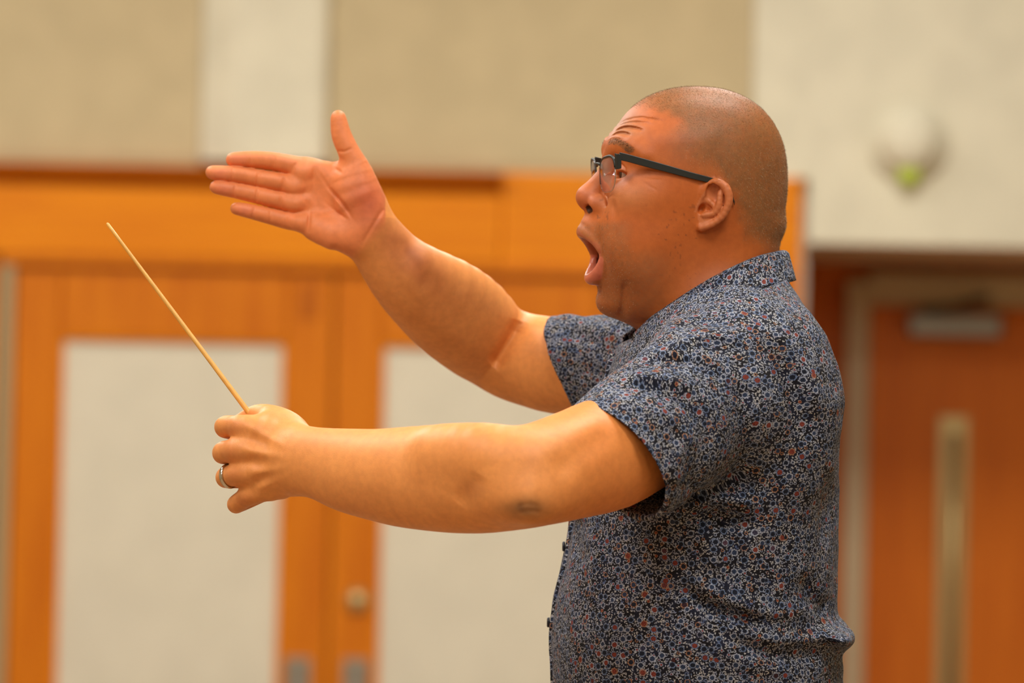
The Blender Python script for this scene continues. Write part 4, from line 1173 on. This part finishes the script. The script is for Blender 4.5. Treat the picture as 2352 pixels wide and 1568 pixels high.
core1 = n.mix(n.ramp(a1, 0.86, 0.89), n.mix(n.ramp(g1, 0.55, 0.65), (0.009, 0.012, 0.025), (0.025, 0.040, 0.085)), (0.20, 0.038, 0.026))
heart = n.mix(n.ramp(g1, 0.5, 0.6), (0.012, 0.014, 0.028), (0.045, 0.030, 0.035))
core1 = n.mix(n.math('SUBTRACT', 1.0, n.ramp(n.math('ADD', i1, sq_), 1.15, 1.25)), core1, heart)
cc = n.mix(i1, ring1, core1)
c2 = n.mix(n.math('MULTIPLY', d1, n.ramp(b1, 0.12, 0.16)), c1, cc)
blot = n.ramp(n.noise(uvn.outputs[0], 900.0, 2.0, 0.6), 0.32, 0.62)
c2 = n.mix(1.0, c2, n.mix(blot, (0.35, 0.35, 0.38), (1.22, 1.22, 1.24)), 'MULTIPLY')
n.link(c2, n.b.inputs['Base Color'])
weave = n.noise(uvn.outputs[0], 2600.0, 1.0)
n.bump(weave, 0.15, 0.0004)

shirt_me = quad_mesh('shirt', SV, SQ, None); set_chart_uv(shirt_me, SQ, *cloth_uv(SV, SN))
shirt_o = obj('shirt', shirt_me, M_shirt, person); shirt_o['label'] = 'navy cotton shirt printed with small pale flowers'


def grid_mesh(name, rows, uvs, thick, parent, matl, smooth=True):
    """Sheet through rows of points, given a thickness."""
    R_, K_ = len(rows), len(rows[0])
    V = np.array(rows, float).reshape(-1, 3)
    Q = np.array([(i * K_ + j, i * K_ + j + 1, (i + 1) * K_ + j + 1, (i + 1) * K_ + j) for i in range(R_ - 1) for j in range(K_ - 1)])
    me = quad_mesh(name, V, Q, None, smooth)
    if uvs is not None: set_uv(me, np.array(uvs, float).reshape(-1, 2))
    o = obj(name, me, matl, parent)
    md = o.modifiers.new('thickness', 'SOLIDIFY'); md.thickness = thick; md.offset = 0.0
    return o


# collar: stand inside, leaf folded over it
top_n = [(1462, 764, -.026), (1495, 731, -.054), (1530, 706, -.070), (1599, 660, -.084), (1668, 622, -.084), (1737, 592, -.062), (1785, 580, -.030), (1803, 577, 0)]
low_n = [(1472, 796, -.050), (1516, 780, -.088), (1575, 745, -.108), (1633, 714, -.114), (1680, 693, -.110), (1742, 664, -.086), (1797, 648, -.042), (1817, 644, 0)]
top_f = [(1440, 768, .030), (1478, 735, .056)] + [(a - 6, b, -c) for a, b, c in top_n[2:-1]]
low_f = [(1444, 806, .050), (1500, 782, .088)] + [(a - 6, b, -c) for a, b, c in low_n[2:-1]]
tops = spline(np.array([at(*p) for p in top_n + top_f[::-1]]), 5); lows = spline(np.array([at(*p) for p in low_n + low_f[::-1]]), 5)
nc = at(1650, 640, 0)
rows, uvs = [], []
dist = 0.0
for i, (t, l) in enumerate(zip(tops, lows)):
    if i: dist += np.linalg.norm(t - tops[i - 1])
    out = t - nc; out -= UP * (out @ UP); out /= np.linalg.norm(out)
    down = (l - t); dl = np.linalg.norm(down)
    sec = [t - UP * 0.026 - out * 0.004, t - UP * 0.014 - out * 0.0035, t - UP * 0.004 - out * 0.003, t + UP * 0.0006 - out * 0.0012, t + out * 0.0012, t + down * 0.08 + out * 0.0035]
    sec += [t + down * q + out * (0.0035 + q * (0.001 + 0.008 * min(1.0, abs(l[1]) / 0.08))) for q in (0.25, 0.45, 0.65, 0.85, 1.0)]
    rows.append(sec)
    uvs.append([(dist + 10, -0.03 + 0.013 * k) if k < 4 else (dist + 10, dl * (k - 4) / 6 + 0.02) for k in range(len(sec))])
collar = grid_mesh('collar', rows, uvs, 0.0018, shirt_o, M_shirt)

# front placket with buttons on the middle line
rows, uvs = [], []
pz = np.linspace(812, 1840, 60)
sl = VIEW.loc(SV); fr_ = np.abs(sl[:, 1]) < 0.03
def front_at(z, y):
    """Right-coordinate of the shirt's front at height z, depth y."""
    m_ = fr_ & (np.abs(sl[:, 2] - z) < 0.006) & (np.abs(sl[:, 1] - y) < 0.005) & (sl[:, 0] < cmid)
    return sl[m_, 0].min() if m_.any() else None
cmid = VIEW.loc(at(1500, 1200, 0))[0]
for py in pz:
    q = VIEW.loc(at(1300, py, 0)); row = []; last = None
    for yy in np.linspace(-0.019, 0.015, 7):
        x_ = front_at(q[2], yy)
        x_ = last if x_ is None else x_
        last = x_ if x_ is not None else q[0]
        row.append(VIEW.pt((last - 0.0012, yy, q[2])))
    row[0] = row[0] + RT * 0.007
    rows.append(row); uvs.append([(20 + k * 0.005, -py / 2050) for k in range(7)])
rows = [list(r) for r in np.array(rows)]
grid_mesh('placket', rows, uvs, 0.0022, shirt_o, M_shirt)
M_btn = mat('dark_button', (0.02, 0.022, 0.035), 0.3)
for py in (905, 1080, 1255, 1430, 1605, 1775):
    q = VIEW.loc(at(1300, py, 0)); x_ = front_at(q[2], -0.002)
    b = obj('button', lathe_mesh('button', [(0, -0.0022), (0.0035, -0.0022), (0.0045, -0.0030), (0.0055, -0.0024), (0.0057, 0.0), (0, 0.0004)], 'x', 20), M_btn, shirt_o)
    b.location = Vector(VIEW.pt((x_ - 0.0028, -0.002, q[2])))
# ------------------------------------------------------------------ trousers, belt and shoes (below the frame)
M_trs = plain_mat('charcoal_wool', (0.03, 0.03, 0.035), 0.9, 0.2, 40.0, 0.3); M_belt = mat('black_leather', (0.02, 0.018, 0.016), 0.4); M_sole = mat('rubber_sole', (0.03, 0.03, 0.03), 0.7)
hipx = at(1610, 1800, 0)[0]
tr = Grp()
tr.u(sweep([(hipx, 0, 1.02), (hipx, 0, 0.93), (hipx, 0, 0.86)], [(0.142, 0.185), (0.150, 0.19), (0.148, 0.185)], (0, 1, 0), 2), 0)
for s in (-1, 1):
    tr.u(sweep([(hipx, s * 0.09, 0.90), (hipx - 0.005, s * 0.10, 0.70), (hipx - 0.01, s * 0.105, 0.48), (hipx + 0.01, s * 0.11, 0.28), (hipx + 0.015, s * 0.115, 0.09)],
               [(0.110, 0.100), (0.095, 0.088), (0.078, 0.074), (0.072, 0.068), (0.070, 0.066)], (0, 1, 0), 2), 0.03)
tr.add('i', 0.002, half((0, 0, -1), (0, 0, 0.045))); tr.add('i', 0.002, half((0, 0, 1), (0, 0, 1.06)))
V, Q, NR = mesh_sdf(tr, 0.006, 0.02); obj('trousers', quad_mesh('trousers', V, Q, NR), M_trs, person)
for s in (-1, 1):
    sh = Grp()
    sh.u(sweep([(hipx + 0.06, s * 0.115, 0.055), (hipx, s * 0.117, 0.058), (hipx - 0.09, s * 0.125, 0.05), (hipx - 0.17, s * 0.13, 0.042)], [(0.036, 0.05), (0.040, 0.055), (0.046, 0.045), (0.040, 0.032)], (0, 0, 1), 2), 0)
    sh.u(cone((hipx + 0.015, s * 0.116, 0.07), (hipx + 0.015, s * 0.116, 0.12), 0.045, 0.042), 0.02)
    sh.add('i', 0.001, half((0, 0, -1), (0, 0, 0.012)))
    V, Q, NR = mesh_sdf(sh, 0.005, 0.01); so = obj('shoe', quad_mesh('shoe', V, Q, NR), M_belt, person)
    bm = bmesh.new(); ol = [(0.095, 0), (0.08, 0.036), (0.0, 0.04), (-0.1, 0.048), (-0.18, 0.04), (-0.213, 0.0), (-0.18, -0.04), (-0.1, -0.048), (0.0, -0.04), (0.08, -0.036)]
    for z in (0.0005, 0.016): 
        vs = [bm.verts.new((hipx + x, s * 0.12 + y, z)) for x, y in ol]
        if z < 0.01: lo_v = vs
    for k in range(len(ol)): bm.faces.new((lo_v[k], lo_v[(k + 1) % len(ol)], vs[(k + 1) % len(ol)], vs[k]))
    bm.faces.new(lo_v[::-1]); bm.faces.new(vs); bmesh.ops.recalc_face_normals(bm, faces=bm.faces)
    obj('sole', bm_mesh(bm, 'sole'), M_sole, so)
# ------------------------------------------------------------------ glasses
M_acet = mat('black_acetate', (0.012, 0.014, 0.012), 0.42)
M_metal = mat('gunmetal_rim', (0.55, 0.50, 0.42), 0.25, 0.9)
M_lens = bpy.data.materials.new('coated_lens'); M_lens.use_nodes = True
nt = M_lens.node_tree; nt.nodes.remove(nt.nodes['Principled BSDF'])
_tr = nt.nodes.new('ShaderNodeBsdfTransparent'); _tr.inputs[0].default_value = (0.98, 0.97, 0.995, 1)
_gl = nt.nodes.new('ShaderNodeBsdfGlossy'); _gl.inputs[0].default_value = (0.92, 0.86, 1.0, 1); _gl.inputs['Roughness'].default_value = 0.02
_lw = nt.nodes.new('ShaderNodeLayerWeight'); _fr = nt.nodes.new('ShaderNodeMapRange')
_lw.inputs[0].default_value = 0.5; _fr.interpolation_type = 'SMOOTHERSTEP'; _fr.inputs[1].default_value = 0.45; _fr.inputs[2].default_value = 1.0; _fr.inputs[3].default_value = 0.06; _fr.inputs[4].default_value = 0.6
nt.links.new(_lw.outputs['Facing'], _fr.inputs[0])
_mx = nt.nodes.new('ShaderNodeMixShader'); nt.links.new(_fr.outputs[0], _mx.inputs[0]); nt.links.new(_tr.outputs[0], _mx.inputs[1]); nt.links.new(_gl.outputs[0], _mx.inputs[2])
nt.links.new(_mx.outputs[0], nt.nodes['Material Output'].inputs[0])
gl = empty('eyeglasses', (0, 0, 0))
tag(gl, 'black half-rimmed eyeglasses worn on the face of the conducting man', 'glasses')
LC, LH = (39.0, 12.3), (27.5, 19.3)


def front_x(y, z):
    t = max(0.0, (abs(y) - 8) / 62)
    return 107.5 - 7.0 * t ** 1.7 - 0.03 * (13 - z)


def outline(a, s, grow=0.0):
    c, q = math.cos(a), math.sin(a)
    y = LC[0] + (LH[0] + grow) * math.copysign(abs(c) ** (2 / 3.3), c); z = LC[1] + (LH[1] + grow) * math.copysign(abs(q) ** (2 / 3.3), q)
    if z < LC[1]: y = LC[0] + (y - LC[0]) * (1 - 0.16 * ((LC[1] - z) / LH[1]) ** 2)
    z += 0.07 * (y - 39.0) * (1 if z > LC[1] else 0)
    return hp(front_x(y, z), s * y, z)


for s in (1, -1):
    rows = []
    for rr in np.linspace(0.0, 1.0, 9):
        row = []
        for a in np.linspace(0, 2 * math.pi, 49):
            o_ = HEAD.loc(outline(a, s)); ce = np.array([front_x(LC[0], LC[1]) + 1.6, s * LC[0], LC[1]])
            q = ce + (o_ - ce) * max(rr, 0.01); q[0] = front_x(q[1], q[2]) + 1.6 * (1 - rr ** 2)
            row.append(hp(*q))
        rows.append(row)
    lo_ = grid_mesh('lens', rows, None, 0.0010, gl, M_lens)
    bm = bmesh.new(); A = np.linspace(0.12, math.pi + 0.32, 40)
    tube(bm, [Vector(outline(a, s, 0.6)) for a in A], [0.0007 + 0.0010 * float(sst(math.cos(a), -0.75, 0.3)) for a in A], 10)
    obj('rim', bm_mesh(bm, 'rim', True), M_acet, gl)
    bm = bmesh.new(); A = np.linspace(math.pi + 0.32, 2 * math.pi + 0.12, 24)
    tube(bm, [Vector(outline(a, s, 0.3)) for a in A], [0.0005] * len(A), 8)
    obj('lower_rim', bm_mesh(bm, 'lower_rim', True), M_metal, gl)
    # end piece and temple: a flat bar, tapering, bent down behind the ear
    def bar(name, path, hts, thk, matl, parent):
        rows_ = []
        for (x, y, z), hh, tk in zip(path, hts, thk):
            c = [(0.5 * tk, -0.5 * hh), (0.5 * tk, 0.5 * hh), (-0.5 * tk, 0.5 * hh), (-0.5 * tk, -0.5 * hh)]
            rows_.append([Vector(hp(x, s * (y + dy), z + dz)) for dy, dz in c])
        bm = bmesh.new(); rv = [[bm.verts.new(p) for p in r] for r in rows_]
        for a, b in zip(rv[:-1], rv[1:]):
            for k in range(4): bm.faces.new((a[k], a[(k + 1) % 4], b[(k + 1) % 4], b[k]))
        bm.faces.new(rv[0][::-1]); bm.faces.new(rv[-1]); bmesh.ops.recalc_face_normals(bm, faces=bm.faces)
        o = obj(name, bm_mesh(bm, name), matl, parent)
        bv = o.modifiers.new('bevel', 'BEVEL'); bv.width = 0.0006; bv.segments = 2; bv.limit_method = 'ANGLE'
        return o
    path = spline(np.array([(97.5, 71.5, 32.0), (88, 72.5, 29.8), (70, 75, 24.8), (45, 79, 18.0), (20, 82.5, 11.0), (0, 83.5, 6.2), (-10, 83.0, 3.6), (-17, 82, -0.5), (-26, 80.5, -8), (-31, 79.5, -20)]), 3)
    hts = np.interp(np.arange(len(path)), [0, 6, 15, 18, len(path) - 1], [8.6, 8.6, 6.6, 5.4, 4.2])
    bar('temple', path, hts, np.full(len(path), 2.6), M_acet, gl)
    bar('end_piece', [(101.8, 66.5, 26.5), (100.3, 69.5, 26.0), (98.5, 71.2, 26.0), (95.5, 71.6, 26.2)], [18, 17, 17, 15.5], [3, 3.6, 3.2, 2.8], M_acet, gl)
    bm = bmesh.new(); bmesh.ops.create_icosphere(bm, subdivisions=2, radius=0.0035, matrix=Matrix.Translation(Vector(hp(102, s * 9.5, 12))) @ Matrix.Diagonal((0.5, 0.6, 1.3, 1)))
    pad = obj('nose_pad', bm_mesh(bm, 'nose_pad', True), M_metal, gl)
bm = bmesh.new()
tube(bm, [Vector(hp(front_x(y, 0) - 0.4 + 2.0 * (1 - (y / 12) ** 2), y, 24 + 2.0 * (1 - (y / 12) ** 2))) for y in np.linspace(-12, 12, 12)], [0.0017] * 12, 10)
obj('bridge', bm_mesh(bm, 'bridge', True), M_acet, gl)

# ------------------------------------------------------------------ baton and ring
M_bat = plain_mat('pale_birch', (0.82, 0.43, 0.095), 0.4, 0.06, 90.0, 0.05); M_cork = plain_mat('cork_grip', (0.45, 0.26, 0.12), 0.9, 0.3, 300.0, 0.4)
pa, pb = at(608, 996, HY + .040), at(247, 514, HY + .075)
bt = empty('baton', tuple(pa)); tag(bt, 'thin pale wooden conducting baton held in the fist', 'baton')
d = pb - pa
bm = bmesh.new(); K_ = 12
tube(bm, [Vector(d * k / K_) for k in range(K_ + 1)] + [Vector(d * 1.004)], [0.0031 - 0.0014 * (k / K_) for k in range(K_ + 1)] + [0.0006], 14)
obj('shaft', bm_mesh(bm, 'shaft', True), M_bat, bt)
bm = bmesh.new(); u_ = d / np.linalg.norm(d)
tube(bm, [Vector(u_ * q) for q in (0.004, 0.0, -0.012, -0.026, -0.038, -0.046, -0.049)], [0.003, 0.0045, 0.006, 0.008, 0.008, 0.005, 0.001], 16)
obj('grip', bm_mesh(bm, 'grip', True), M_cork, bt)

M_gold = mat('white_gold', (0.72, 0.66, 0.56), 0.16, 1.0)
rc = at(527, 1093, HY + .0165); ra_ = at(556, 1087, HY + .004) - at(523, 1094, HY + .020); ra_ /= np.linalg.norm(ra_)
bm = bmesh.new(); e1 = np.cross(ra_, UP); e1 /= np.linalg.norm(e1); e2 = np.cross(ra_, e1); RR = 25.4 * mpp(HY + .0165) + 0.0009
sec = [(-0.0026, -0.0006), (-0.0020, 0.0006), (0.0, 0.0010), (0.0020, 0.0006), (0.0026, -0.0006), (0.0, -0.0009)]
rings = []
for k in range(64):
    a = 2 * math.pi * k / 64; rad = e1 * math.cos(a) + e2 * math.sin(a)
    rings.append([bm.verts.new(Vector(rad * (RR + q) + ra_ * p)) for p, q in sec])
for k in range(64):
    A_, B_ = rings[k], rings[(k + 1) % 64]
    for j in range(6): bm.faces.new((A_[j], A_[(j + 1) % 6], B_[(j + 1) % 6], B_[j]))
bmesh.ops.recalc_face_normals(bm, faces=bm.faces)
ro = obj('wedding_ring', bm_mesh(bm, 'wedding_ring', True), M_gold); ro.location = Vector(rc)
tag(ro, 'plain white gold ring worn on the hand holding the baton', 'ring')
